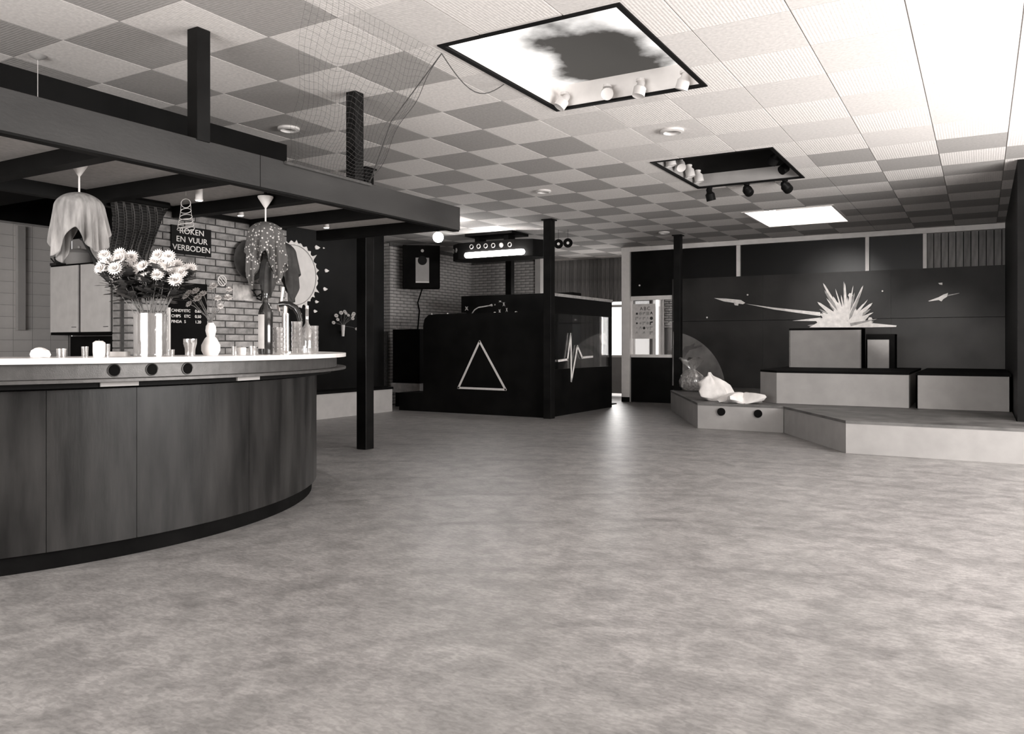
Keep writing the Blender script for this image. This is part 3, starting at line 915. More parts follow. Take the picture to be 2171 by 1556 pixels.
# draped pendant lamps
def cloth(c, top, r0, hem, corner, seed, n=144, m=28, folds=13):
    r = random.Random(seed); ph = [r.uniform(0, 6.28) for _ in range(5)]
    ph[4] = PI / 2 - 2 * math.atan2(-c[1], -c[0]) + r.uniform(-.25, .25)
    mb = MB()
    for k in range(m + 1):
        t = k / m
        for i in range(n):
            a = 2 * PI * i / n
            cor = abs(math.cos(2 * a + ph[4])) ** 1.6
            L = hem + corner * cor + .03 * math.sin(5 * a + ph[0])
            s_ = t * (r0 * 1.57 + L)
            if s_ < r0 * 1.57:
                q = s_ / r0; rad = r0 * math.sin(q); z = top - r0 * (1 - math.cos(q)) * .75; w_ = (s_ / (r0 * 1.57)) ** 2 * .3
            else:
                h = s_ - r0 * 1.57; rad = r0 * (1 + .12 * h / (L + 1e-6)); z = top - r0 * .75 - h; w_ = .3 + .7 * min(1, h / .18)
            f = 1 + w_ * (.09 * math.sin(folds * a + ph[1] + z * 2) + .05 * math.sin(21 * a + ph[0]) + .07 * math.sin((folds + 6) * a + ph[2]) + .05 * math.sin(3 * a + ph[3]))
            mb.v.append(Vector((c[0] + rad * f * math.cos(a), c[1] + rad * f * math.sin(a), z)))
    for k in range(m):
        for i in range(n):
            j = (i + 1) % n; mb.face((k * n + i, (k + 1) * n + i, (k + 1) * n + j, k * n + j))
    return mb


def pendant(px, py_rose, py_top, label, r0, hem, corner, mt, seed, rose=.05, zr=2.39, xfix=None):
    p = atz(px, py_rose, zr)
    if xfix is not None: p = atx(px, py_rose, xfix); p.z = zr
    d = (p - Vector((0, 0, EH))).dot(Vector((-st, ct, 0)))
    ztop = EH + (CY - py_top) / F * d
    t = thing('draped_pendant_lamp', (p.x, p.y, zr), label, 'lamp', 'cloth draped lamps above the bar')
    if zr > 2.3: MB().cyl((p.x, p.y, 2.4), (p.x, p.y, zr), .012, n=8).build('hook', 'joist', t)
    MB().lathe([(rose, .01), (rose, 0), (.008, -rose * 1.35)], (p.x, p.y, zr), 20).build('ceiling_rose', 'white', t, smooth=True)
    MB().cyl((p.x, p.y, zr - rose * 1.2), (p.x, p.y, ztop - .01), .006, n=8).build('cord', 'white', t)
    MB().lathe([(.02, 0), (.035, -.03), (r0 * .8, -r0 * .7), (r0 * .8, -r0 * .75)], (p.x, p.y, ztop - .02), 20).build('lamp_shade', 'midgrey', t, smooth=True)
    o = cloth((p.x, p.y), ztop, r0, hem, corner, seed).build('draped_cloth', mt, t, smooth=True)
    s_ = o.modifiers.new('thickness', 'SOLIDIFY'); s_.thickness = .003
    return p


pendant(168, 352, 408, 'pendant lamp draped in pale gauze cloth above the bar end by the kitchen', .15, .12, .2, 'gauze', 5, .05)
pendant(563, 420, 470, 'pendant lamp draped in dark cloth with white dots', .135, .16, .22, 'dots', 9, .06, 2.35, -4.84)
pendant(592, 487, 512, 'pendant lamp draped in plain dark cloth near the sun painting', .15, .22, .22, 'darkcloth', 14, .025, 2.295, -5.72)

# hanging hoop ornament
pz = atz(394, 405, 2.39); d = (pz - Vector((0, 0, EH))).dot(Vector((-st, ct, 0)))
t = thing('hanging_hoops', (pz.x, pz.y, 2.39), 'string of hanging pale wire hoops growing larger downward, before the warning sign', 'ornament')
hoops = [(431, 10), (447, 11), (460, 13), (469, 15), (478, 16.5), (485, 18)]
zs = []
for k, (py, rr) in enumerate(hoops):
    z = EH + (CY - py) / F * d; R = rr / F * d; zs.append((z, R)); mb = MB()
    pts = []
    for i in range(25):
        a = 2 * PI * i / 24; tl = .95 if k < 1 else .6 - .05 * k
        pts.append((pz.x + R * math.cos(a) * ct + R * math.sin(a) * (1 - tl) * -st, pz.y + R * math.cos(a) * st + R * math.sin(a) * (1 - tl) * ct, z + R * math.sin(a) * tl))
    mb.tube(pts, .0028, 5).build('hoop', 'wire', t)
for s_ in (-1, 1):
    MB().tube([(pz.x + s_ * R * ct, pz.y + s_ * R * st, z) for z, R in zs], .0015, 4).build('side_string', 'wire', t)
MB().tube([(pz.x, pz.y, 2.402), (pz.x, pz.y, zs[0][0] + .06)], .0015, 4).build('hanging_string', 'wire', t)
MB().lathe([(.001, .004), (.001, 0)], (pz.x, pz.y, 2.386), 6)

# ================================================================== bar counter
BC = (-6.62, 3.2)


def hit(px, R):
    d = ray(px, CY); a = d.x * d.x + d.y * d.y; b = -2 * (d.x * BC[0] + d.y * BC[1]); c = BC[0] ** 2 + BC[1] ** 2 - R * R
    D = b * b - 4 * a * c
    s = (-b - math.sqrt(max(D, 0))) / (2 * a); return Vector((d.x * s, d.y * s, 0))


def ang(px, R):
    p = hit(px, R); return math.atan2(p.y - BC[1], p.x - BC[0])


A0 = math.radians(-80)
bar = thing('bar_counter', (BC[0] + 2.5, BC[1], 0), 'curved bar counter with white top and dark sheet metal front', 'bar')


def aend(R): return math.acos((-6.02 - BC[0]) / R)


MB().ring(BC, 2.1, 2.74, 1.1, 1.13, A0, aend(2.74), 72, BX + .003).build('countertop', 'counter', bar, bevel=.008)
MB().ring(BC, 2.62, 2.665, 1.02, 1.1, A0, aend(2.66), 72, BX + .003).build('fascia', 'fascia', bar)
MB().ring(BC, 2.5, 2.74, 1.0, 1.018, A0, aend(2.74), 72, BX + .003).build('lower_ledge', 'fascia', bar, bevel=.004)
MB().ring(BC, 2.40, 2.46, .0, .97, A0, aend(2.46), 60, BX + .003).build('inner_body', 'blackmatt', bar)
MB().ring(BC, 2.36, 2.425, 0, .1, A0, aend(2.42), 60, BX + .003).build('plinth', 'blackmatt', bar)
MB().ring(BC, 2.4, 2.62, .97, 1.0, A0, aend(2.6), 60, BX + .003).build('support_rail', 'joist', bar)
pe_ = [A0, math.radians(-52), ang(98, 2.5), ang(290, 2.5), ang(528, 2.5), aend(2.5)]
mts = ['sheet_b'] * 5
for k in range(5):
    MB().ring(BC, 2.46, 2.5, .1, .955, pe_[k] + .0006, pe_[k + 1] - .0006, 20, BX + .003).build('front_sheet', mts[k], bar)
for px, py in ((242, 780), (322, 779), (397, 778)):
    a = ang(px, 2.665); dr = Vector((math.cos(a), math.sin(a), 0)); c = Vector((BC[0], BC[1], 1.06)) + dr * 2.655
    MB().cyl(c, c + dr * .012, .031, n=24).build('round_hole', 'blackmatt', bar)
    pts = [c + dr * .013 + Vector((-dr.y, dr.x, 0)) * .033 * math.cos(i * PI / 12) + Vector((0, 0, .033 * math.sin(i * PI / 12))) for i in range(25)]
    MB().tube(pts, .003, 6).build('hole_rim', 'fascia', bar)
# glass shelf corner and clips under the ledge
for px in (250, 520):
    a = ang(px, 2.6); c = Vector((BC[0] + 2.58 * math.cos(a), BC[1] + 2.58 * math.sin(a), .985))
    MB().obox(c, (.1, .2, .025), a).build('ledge_bracket', 'palegrey', bar)

CT = 1.13


def oncounter(px, R=2.42):
    p = hit(px, R); return Vector((p.x, p.y, CT))


def dep(p): return -p.x * st + p.y * ct


# ---- flowers
def blossom_mesh(name, m, R, layers, n):
    mb = MB(); mb.cur = 0
    for L in range(layers):
        tilt = .15 + L * .42
        for i in range(n):
            a = 2 * PI * (i + .5 * (L % 2)) / n; rr = R * (1 - .17 * L)
            d = Vector((math.cos(a), math.sin(a), 0)); s_ = Vector((-math.sin(a), math.cos(a), 0)); b = len(mb.v); wd = rr * 2.4 / n
            p1 = d * rr * .15; p2 = d * rr * .65 * math.cos(tilt) + Vector((0, 0, rr * .65 * math.sin(tilt))); p3 = d * rr * math.cos(tilt * 1.1) + Vector((0, 0, rr * math.sin(tilt * 1.1) * .9))
            mb.v += [p1, p2 + s_ * wd, p3, p2 - s_ * wd]; mb.face((b, b + 1, b + 2, b + 3))
    mb.cur = 1; mb.ball((0, 0, R * .12), R * .17, 8, 5, (1, 1, .6))
    return mb.mesh(name, [m, 'pcentre'])


BL_A = blossom_mesh('blossom', 'petal', .052, 5, 18)
BL_B = blossom_mesh('blossom', 'petal2', .03, 3, 8)
BL_C = blossom_mesh('blossom', 'petal2', .036, 3, 9)


def flower(kind, base, head, label, group, mesh, scale=1.0, leaves=0, lr=.05, seed=0, face=None, stemr=.0025, lf=.25):
    r = random.Random(seed)
    t = thing(kind, base, label, 'flower', group)
    base, head = Vector(base), Vector(head); mid = (base + head) / 2 + Vector((r.uniform(-.015, .015), r.uniform(-.015, .015), .02))
    pts = [base, base * .5 + mid * .5 + Vector((0, 0, .01)), mid, mid * .5 + head * .5 + Vector((0, 0, .008)), head]
    MB().tube(pts, stemr, 5).build('stem', 'stem', t)
    o = piece('blossom', mesh, head, t)
    dr = Vector(face) if face is not None else (head - base).normalized() * .6 + Vector((.5, -.8, .2)).normalized() * .7
    o.rotation_euler = dr.to_track_quat('Z', 'Y').to_euler(); o.scale = (scale,) * 3
    if leaves:
        mb = MB()
        for k in range(leaves):
            f = r.uniform(lf, .92); p = base.lerp(head, f); a = r.uniform(0, 2 * PI)
            d = Vector((math.cos(a), math.sin(a), r.uniform(-.2, .5))).normalized(); s_ = d.cross(Vector((0, 0, 1))).normalized(); L = lr * r.uniform(.7, 1.4); b = len(mb.v)
            mb.v += [p, p + d * L * .4 + s_ * L * .28, p + d * L * .6 + s_ * L * .12, p + d * L * .8 + s_ * L * .24, p + d * L, p + d * L * .8 - s_ * L * .24, p + d * L * .6 - s_ * L * .12, p + d * L * .4 - s_ * L * .28]
            mb.face(range(b, b + 8))
        mb.build('leaves', 'leaf', t)
    return t


# big vase and bouquet
pv = oncounter(320, 2.40); dv = dep(pv); u = dv / F
t = thing('glass_vase', pv, 'wide clear glass cylinder vase holding the big white bouquet', 'vase')
Rv = 34 * u; Hv = 90 * u
MB().lathe([(Rv, 0), (Rv, Hv), (Rv - .005, Hv), (Rv - .006, .015), (.002, .012)], pv, 28).build('vase_wall', 'glassware', t, smooth=True)
MB().cyl(pv + Vector((0, 0, .014)), pv + Vector((0, 0, Hv * .55)), Rv - .008, n=24).build('water', 'glass', t, smooth=True)
rt = Vector((ct, st, 0)); fw = Vector((-st, ct, 0))


def pvx(px, py, df=0): return pv + rt * ((px - 320) * u) + Vector((0, 0, (748 - py) * u)) + fw * df


heads = [(233, 545), (250, 532), (245, 560), (264, 548), (236, 566), (228, 556), (258, 572), (272, 556), (285, 562), (242, 580), (252, 540), (266, 535),
         (322, 560), (334, 549), (345, 565), (358, 552), (370, 556), (384, 560), (352, 578), (366, 572), (390, 572), (318, 580), (338, 545), (376, 545), (388, 590), (300, 592), (255, 600), (240, 538), (256, 550), (230, 575), (262, 562), (328, 572), (350, 545), (362, 563), (378, 570), (342, 556), (396, 563)]
rb = random.Random(12)
hp_ = [Vector((px * u, rb.uniform(-.12, .12), py * u)) for px, py in heads]
for _ in range(200):                      # push the blossoms apart, mostly in depth
    for a_ in range(len(hp_)):
        for b_ in range(a_):
            d_ = hp_[a_] - hp_[b_]; L_ = math.sqrt(d_.x ** 2 + (d_.y * 1.5) ** 2 + d_.z ** 2) + 1e-6
            if L_ < .08:
                m_ = Vector((d_.x * .3, d_.y, d_.z * .3)) / L_ * (.08 - L_) * .3
                hp_[a_] += m_; hp_[b_] -= m_
    for q_ in hp_: q_.y = max(-.17, min(.17, q_.y))
for k, q_ in enumerate(hp_):
    px, df, py = q_.x / u, q_.y, q_.z / u
    bo_ = (px - 320) * (-.25 if py < 575 else -.55) + rb.uniform(-8, 8)
    base = pvx(320 + max(-26, min(26, bo_)), 742, df * -.3)
    side = 'leaning toward the kitchen cabinets' if px < 300 else 'leaning toward the warning sign'
    flower('chrysanthemum', base, pvx(px, py, df), 'white chrysanthemum in the big vase, ' + side, 'white chrysanthemums in the big vase', BL_A, rb.uniform(.76, .92), 13, .09, k, lf=max(.56, (Hv + .075) / ((748 - py) * u)), face=(rb.uniform(.1, .9), -.9, rb.uniform(.1, .7)))

# slender gourd vase with carnations
p2 = oncounter(447, 2.40); u2 = dep(p2) / F
t = thing('gourd_vase', p2, 'small white gourd shaped vase with slender flowers', 'vase')
MB().lathe([(14 * u2, 0), (19 * u2, 10 * u2), (19 * u2, 22 * u2), (12 * u2, 36 * u2), (8 * u2, 40 * u2), (11 * u2, 52 * u2), (10 * u2, 62 * u2), (6 * u2, 68 * u2), (6 * u2, 69 * u2)], p2, 22).build('vase_body', 'candle', t, smooth=True)


def q2(px, py, df=0): return p2 + rt * ((px - 447) * u2) + Vector((0, 0, (748 - py) * u2)) + fw * df


rb = random.Random(5)
for k, (px, py) in enumerate([(392, 622), (412, 612), (420, 628), (443, 605), (456, 602), (468, 628), (478, 625), (482, 608), (472, 645), (405, 640), (395, 615), (430, 618)]):
    flower('carnation', q2(447 + rb.uniform(-3, 3), 682), q2(px, py, rb.uniform(-.05, .05)), 'pale slender stemmed flower in the small gourd vase', 'slender flowers in the gourd vase', BL_B, rb.uniform(.8, 1.2), 2, .025, 100 + k)

# wall vase on the black wall
pwv = atx(727, 713, XL + .05); u3 = dep(pwv) / F
t = thing('wall_vase', pwv, 'slim pale vase fixed to the black wall', 'vase')
MB().lathe([(3 * u3, 0), (3.6 * u3, 8 * u3), (4.5 * u3, 24 * u3)], pwv, 14).build('vase_body', 'petal2', t, smooth=True)
MB().box(XL, XL + .03, pwv.y - .02, pwv.y + .02, pwv.z + .05, pwv.z + .09).build('wall_hook', 'black', t)
for k, (px, py) in enumerate([(710, 670), (716, 664), (722, 661), (730, 664), (738, 668), (747, 668), (752, 664), (712, 678), (741, 675), (703, 685), (751, 697)]):
    hd = pwv + Vector((0, 1, 0)) * ((px - 727) * u3 * 1.35) + Vector((0, 0, (713 - py) * u3)) + Vector((rb.uniform(.0, .1), 0, 0))
    flower('wall_vase_flower', pwv + Vector((0, 0, 20 * u3)), hd, 'pale flower in the vase on the black wall', 'flowers on the black wall', BL_C, rb.uniform(.8, 1.15), 2, .05, 200 + k, face=(.8, -.5, .4))


# ---- glassware and bar things
def glass(name, px, R, prof, label, mt='glassware', cat='glass', n=20, group='glasses on the bar'):
    p = oncounter(px, R); uu = dep(p) / F
    t = thing(name, p, label, cat, group)
    MB().lathe([(r * uu, z * uu) for r, z in prof], p, n).build('vessel', mt, t, smooth=True)
    return t, p, uu


t, p, uu = glass('beer_glass', 403, 2.44, [(9, 0), (10, 1), (10.5, 14), (13.5, 26), (13.5, 36), (12.5, 36), (12.5, 27), (9.5, 15), (8.5, 3), (.1, 3)], 'thick clear beer tumbler before the price board')
MB().lathe([(9, 3 * 1), (9.3, 12), (.1, 12.1)], (0, 0, 0), 8)
tum = [(9, 0), (10, 18), (9.2, 18), (8.4, 2), (.1, 2)]
glass('tumbler', 361, 2.36, [(r * .9, z * .75) for r, z in tum], 'low tumbler beside the big vase')
glass('tumbler', 130, 2.36, tum, 'clear tumbler beside the white folded cloth')
glass('tumbler', 180, 2.3, [(r * .7, z * 1.2) for r, z in tum], 'narrow tumbler between the candle and the cloth', group='glasses on the bar')
glass('tumbler', 224, 2.36, [(r * .9, z * 1.5) for r, z in tum], 'tall tumbler next to the white candle')
glass('tumbler', 497, 2.4, [(r * .6, z) for r, z in tum], 'small shot glass beside the gourd vase')
glass('tumbler', 536, 2.42, [(r * .85, z) for r, z in tum], 'small tumbler beside the dark bottle')
p = oncounter(210, 2.42); uu = dep(p) / F
t = thing('candle_pot', p, 'white candle in a pot near the bouquet', 'candle', None)
MB().lathe([(11 * uu, 0), (12 * uu, 10 * uu), (12 * uu, 30 * uu), (7 * uu, 34 * uu)], p, 18).build('pot', 'candle', t, smooth=True)
MB().cyl(p + Vector((0, 0, 33 * uu)), p + Vector((0, 0, 37 * uu)), .0015, n=6).build('wick', 'ink', t)
p = oncounter(513, 2.4); uu = dep(p) / F
t = thing('candle_pot', p, 'small white candle cup near the dark bottle', 'candle', None)
MB().lathe([(8 * uu, 0), (9 * uu, 14 * uu), (7.5 * uu, 16 * uu)], p, 18).build('pot', 'candle', t, smooth=True)
MB().cyl(p + Vector((0, 0, 15 * uu)), p + Vector((0, 0, 18 * uu)), .0015, n=6).build('wick', 'ink', t)
p = oncounter(253, 2.3); uu = dep(p) / F
tag(MB().obox(p + Vector((0, 0, 5 * uu)), (36 * uu, 24 * uu, 10 * uu), T).build('paper_box', 'paper', origin=p, bevel=.002), 'flat white carton lying beside the big vase', 'box')
p = oncounter(85, 2.38); uu = dep(p) / F
mb = bag('c', '', p, [(22 * uu, 0.001, .05), (24 * uu, 6 * uu, .08), (20 * uu, 14 * uu, .12), (10 * uu, 19 * uu, .3), (3 * uu, 21 * uu, .3)], 'bag', 21, (1.1, .7))
tag(mb.build('folded_cloth', 'candle', smooth=True, origin=p), 'crumpled white cloth heaped on the bar near the kitchen wall', 'cloth')
# dark bottle
p = oncounter(563, 2.40); uu = dep(p) / F
t = thing('tall_bottle', p, 'tall dark glass bottle on the bar before the brick wall', 'bottle')
MB().lathe([(14.5 * uu, 0), (15 * uu, 3 * uu), (15 * uu, 88 * uu), (12 * uu, 98 * uu), (6 * uu, 108 * uu), (5 * uu, 112 * uu), (5 * uu, 124 * uu), (6 * uu, 125 * uu), (6 * uu, 129 * uu)], p, 24).build('bottle_body', 'bottle', t, smooth=True)
MB().ring((p.x, p.y), 15 * uu, 15.6 * uu, CT + 12 * uu, CT + 84 * uu, -2.0, -.9, 12).build('paper_label', 'paper', t)
# stacks of glasses (each glass a thing)
pm_ = [(9.5, 0), (10.5, 1), (11.5, 13), (10.5, 13), (9, 2), (.1, 2)]
for px, cnt, lab in ((592, 5, 'clear glass in the short stack beside the dark bottle'), (630, 6, 'clear glass in the tall stack beside the beer tap'), (664, 5, 'clear glass in the stack at the bar end')):
    p = oncounter(px, 2.46); uu = dep(p) / F
    for k in range(cnt):
        q = p + Vector((0, 0, k * 11 * uu)); t = thing('stacked_glass', q, lab, 'glass', 'stacked glasses on the bar')
        MB().lathe([(r * uu, z * uu) for r, z in pm_], q, 18).build('vessel', 'glassware', t, smooth=True)
p = oncounter(651, 2.56); uu = dep(p) / F
t = thing('long_necked_bottle', p, 'clear long necked bottle among the stacked glasses', 'bottle')
MB().lathe([(11 * uu, 0), (11.5 * uu, 3 * uu), (11.5 * uu, 50 * uu), (5 * uu, 62 * uu), (3.5 * uu, 66 * uu), (3.5 * uu, 94 * uu), (4.2 * uu, 95 * uu), (4.2 * uu, 98 * uu)], p, 20).build('bottle_body', 'glassware', t, smooth=True)
MB().cyl(p + Vector((0, 0, 95 * uu)), p + Vector((0, 0, 102 * uu)), 3.2 * uu, n=10).build('stopper', 'candle', t)
# beer tap
p = oncounter(606, 2.28); uu = dep(p) / F
t = thing('beer_tap', p, 'arched beer tap tower with dark hood and chrome spout', 'tap')
MB().lathe([(16 * uu, 0), (16 * uu, 3 * uu), (9 * uu, 5 * uu), (8 * uu, 80 * uu), (8 * uu, 84 * uu)], p, 18).build('tap_column', 'chrome', t, smooth=True)
pts = [p + rt * (-14 * uu) + Vector((0, 0, 103 * uu)), p + rt * (-4 * uu) + Vector((0, 0, 104 * uu)), p + rt * (8 * uu) + Vector((0, 0, 103 * uu)), p + rt * (20 * uu) + Vector((0, 0, 96 * uu)), p + rt * (28 * uu) + Vector((0, 0, 82 * uu)), p + rt * (31 * uu) + Vector((0, 0, 66 * uu))]
MB().tube(pts, [6 * uu, 7 * uu, 7 * uu, 7 * uu, 6 * uu, 5 * uu], 10).build('hood', 'bottle', t, smooth=True)
MB().cyl(p + Vector((0, 0, 80 * uu)), p + Vector((0, 0, 103 * uu)), 6 * uu, n=12).build('neck', 'chrome', t)
MB().cyl(p + rt * (-16 * uu) + Vector((0, 0, 102 * uu)), p + rt * (-14 * uu) + Vector((0, 0, 88 * uu)), 3 * uu, n=10).build('spout', 'chrome', t)
MB().cyl(p + rt * (-10 * uu) + Vector((0, 0, 104 * uu)), p + rt * (-6 * uu) + Vector((0, 0, 140 * uu)), 2.2 * uu, 3.4 * uu, n=10).build('tap_handle', 'candle', t)
p = oncounter(640, 2.29); uu = dep(p) / F; ta = math.atan2(p.y - BC[1], p.x - BC[0]) + PI / 2
tag(MB().obox(p + Vector((0, 0, 5 * uu)), (36 * uu, 20 * uu, 10 * uu), ta).build('drip_tray', 'chrome', origin=p, bevel=.003), 'low metal tray behind the bottles at the bar end', 'tray')

# ---- things on the brick wall
WX = BX + .004
a, b = atx(366, 482, WX), atx(446, 548, WX)
zt_, zb_ = atx(405, 482, WX).z, atx(405, 541, WX).z
s_ = thing('warning_sign', (WX, (a.y + b.y) / 2, zb_), 'black sign with white capitals forbidding smoking and fire', 'sign')
MB().box(WX, WX + .012, a.y - .02, b.y, zb_, zt_).build('sign_board', 'black', s_)
yc = (a.y + b.y) / 2 - .01; lh = (zt_ - zb_) / 3.35
for k, ln in enumerate(('ROKEN', 'EN VUUR', 'VERBODEN')):
    wds = ln.split(); 
    if len(wds) == 1: text(ln, lh * .95, (WX + .013, yc, zt_ - lh * (k + .9)), '+X', 'lettering', s_, align='CENTER', sx=1.1)
    else:
        text(wds[0], lh * .95, (WX + .013, yc - lh * .86, zt_ - lh * (k + .9)), '+X', 'lettering', s_, align='RIGHT', sx=1.1)
        text(wds[1], lh * .95, (WX + .013, yc - lh * .52, zt_ - lh * (k + .9)), '+X', 'lettering', s_, align='LEFT', sx=1.1)
# price board
a, b = atx(357, 597, WX), atx(436, 748, WX)
pbz = 1.08
pb = thing('price_board', (WX, (a.y + b.y) / 2, pbz), 'black price board with white letters and a pale edge', 'board')
MB().box(WX, WX + .02, a.y, b.y, pbz, a.z).build('board', 'blackmatt', pb)
MB().box(WX, WX + .03, a.y - .02, a.y, pbz, atx(355, 652, WX).z).build('side_strip', 'offwhite', pb)
W_ = b.y - a.y
for k, (l1, l2) in enumerate((('CANDY ETC', '0.60'), ('CHIPS ETC', '0.50'), ('PINDA  S', '1.20'))):
    z = atx(395, 662 + k * 11.5, WX).z
    for q_, wd_ in enumerate(l1.split()): text(wd_, .036, (WX + .021, a.y + .012 + q_ * W_ * .34, z), '+X', 'lettering', pb, sx=1.0)
    text(l2, .036, (WX + .021, a.y + W_ * .66, z), '+X', 'lettering', pb, sx=1.05)
# small photo print, round emblem, candle sconce, dark round plaque, checked drape
a, b = atx(493, 602, WX), atx(536, 638, WX)
o = thing('photo_print', (WX, a.y, b.z), 'pale photo print pinned on the brick wall', 'picture')
MB().box(WX, WX + .006, a.y, b.y, b.z, a.z).build('sheet', 'photo', o)
MB().box(WX + .004, WX + .009, a.y + .02, b.y - .02, b.z + .02, a.z - .04).build('image', 'photo', o)
c = atx(471, 595, WX + .03); R = 11 / F * dep(c)
o = thing('round_emblem', c, 'small round wire emblem with slanting bars on the brick wall', 'ornament')
MB().tube([(c.x, c.y + R * .95 * math.cos(i * PI / 12), c.z + R * math.sin(i * PI / 12)) for i in range(25)], .004, 6).build('rim', 'wire', o)
for k in (-.5, 0, .5):
    h = math.sqrt(1 - k * k)
    MB().tube([(c.x, c.y + R * (k * .7 - h * .7), c.z + R * (k * .7 + h * .7)), (c.x, c.y + R * (k * .7 + h * .7), c.z + R * (k * .7 - h * .7))], .0035, 5).build('bar', 'wire', o)
MB().cyl((BX, c.y, c.z + R), (c.x, c.y, c.z + R), .003, n=6).build('wall_pin', 'wire', o)
c = atx(553, 619, WX + .05)
o = thing('candle_sconce', c, 'dark iron wall candle holder between photo print and dark bottle', 'candle holder')
MB().tube([(BX, c.y, c.z - .06), (c.x, c.y, c.z - .08), (c.x + .02, c.y, c.z - .02), (c.x, c.y, c.z + .1)], .009, 8).build('arm', 'post', o)
for s_ in (-1, 1):
    MB().tube([(c.x, c.y, c.z - .02), (c.x + .02, c.y + s_ * .07, c.z - .05), (c.x + .01, c.y + s_ * .1, c.z)], .007, 6).build('side_arm', 'post', o)
    MB().lathe([(.01, 0), (.022, .012), (.022, .016)], (c.x + .01, c.y + s_ * .1, c.z), 12).build('drip_pan', 'post', o)
MB().ball((c.x, c.y, c.z + .1), .025, 10, 7).build('finial', 'post', o)
c = atx(527, 552, WX + .02); R = 43 / F * dep(c)
o = thing('round_plaque', c, 'large dark round dish hanging on the brick wall behind the dotted lamp', 'plaque')
MB().lathe([(.01, 0), (R * .75, .004), (R * .95, .03), (R, .04), (R * .97, .05), (R * .7, .02), (.01, .015)], (BX + .008, c.y, c.z), 32, axis=(1, 0, 0)).build('dish', 'darkcloth', o, smooth=True)
MB().lathe([(R * .3, 0), (R * .28, .012), (.01, .014)], (BX + .024, c.y, c.z), 20, axis=(1, 0, 0)).build('boss', 'twig', o, smooth=True)
# checked drape at the kitchen opening
o = thing('checked_drape', (-6.2, 4.0, 2.3), 'dark checked cloth hung at the brick wall corner above the bouquet', 'cloth')
mb = MB(); n = 40; pa, pb_ = atx(225, 478, -6.05), atx(312, 480, -6.03)
for r in range(12):
    for i in range(n + 1):
        f = i / n; y = 3.8 + (4.3 - 3.8) * f
        hem = 2.37 - (.36 + .1 * math.sin(f * 9) + (.15 if f < .75 else -.35 * (f - .75) * 4)) * r / 11
        mb.v.append(Vector((-5.94 + .011 * math.sin(f * 45 + r * .2) * (.3 + r / 14), y + .03 * math.sin(r * .4), hem)))
for r in range(11):
    for i in range(n): mb.face((r * (n + 1) + i, r * (n + 1) + i + 1, (r + 1) * (n + 1) + i + 1, (r + 1) * (n + 1) + i))
q = mb.build('cloth', 'check', o, smooth=True); q.modifiers.new('thickness', 'SOLIDIFY').thickness = .004
MB().cyl((-5.945, 3.76, 2.375), (-5.945, 4.34, 2.375), .03, n=8).build('rod', 'joist', o)

# ---- kitchen cabinets
YC = 4.92
cx0, cx1, cx2 = aty(104, 640, YC).x, aty(166, 640, YC).x, aty(234, 640, YC).x
wd = cx2 - cx1
zt_, zb_ = aty(160, 562, YC).z, aty(160, 704, YC).z
tones = ['nearest the tiled wall', 'in the middle of the row', 'beside the brick wall']
for k in range(3):
    x0 = cx0 + k * wd
    x1 = min(x0 + wd, BX - .25)
    t = thing('wall_cabinet', ((x0 + x1) / 2, YC, zb_), 'pale fronted kitchen wall cabinet ' + tones[k], 'cabinet', 'kitchen wall cabinets')
    MB().box(x0 + .001, x1 - .001, YC + .02, KY - .001, zb_ - .03, zt_ + .02).build('body', 'blackmatt', t)
    dd = MB().box(x0 + .022, x1 - .022, YC, YC + .018, zb_, zt_).build('door', 'offwhite', t, bevel=.002)
    MB().box(x1 - .12, x1 - .05, YC - .012, YC, zb_ + .05, zb_ + .056).build('handle', 'ink', dd)
t = thing('cabinet_shelf', (-7.6, 5.1, zb_ - .33), 'dark open shelf below the kitchen cabinets', 'shelf')
MB().box(KX + .02, BX - .25, YC + .05, KY - .001, zb_ - .33, zb_ - .3).build('shelf_board', 'blackmatt', t)
MB().box(KX + .02, BX - .25, KY - .03, KY - .001, zb_ - .3, zb_ - .04).build('back_panel', 'joist', t)
# pot, twigs on top of cabinets
p = aty(168, 557, 5.05); p.z = zt_ + .02; uu = dep(p) / F
t = thing('cooking_pot', p, 'grey lidded pot standing on the kitchen cabinets', 'pot')
MB().lathe([(24 * uu, 0), (27 * uu, 5 * uu), (26 * uu, 24 * uu), (22 * uu, 28 * uu)], p, 22).build('pot_body', 'midgrey', t, smooth=True)
MB().lathe([(23 * uu, 27 * uu), (14 * uu, 33 * uu), (3 * uu, 35 * uu), (3 * uu, 40 * uu), (.5 * uu, 41 * uu)], p, 22).build('lid', 'palegrey', t, smooth=True)


def atdepth(px, py, D): return ray(px, py) * D + Vector((0, 0, EH))


D0 = 7.6
t = thing('driftwood_branch', atdepth(238, 600, D0), 'dark forked driftwood branch hanging before the kitchen cabinets', 'branch')
MB().tube([atdepth(*q, D0) for q in ((174, 505), (180, 515), (195, 540), (206, 556), (222, 578), (234, 592), (240, 600))], [.012, .016, .02, .034, .045, .04, .02], 8).build('main_limb', 'twig', t, smooth=True)
MB().tube([atdepth(*q, D0) for q in ((208, 556), (222, 548), (236, 560), (240, 590))], [.03, .05, .05, .03], 8).build('side_limb', 'twig', t, smooth=True)
MB().tube([atdepth(*q, D0) for q in ((180, 512), (172, 508), (168, 506))], [.01, .008, .004], 6).build('twig', 'twig', t)
MB().tube([atdepth(234, 590, D0), atdepth(236, 540, D0), Vector((*atdepth(236, 478, D0).xy, CH))], .003, 5).build('hanging_string', 'joist', t)
pq = aty(122, 560, 5.0); pq.z = zt_ + .02
t = thing('dry_plant', pq, 'dark dried plant stalks standing beside the pot on the cabinets', 'plant')
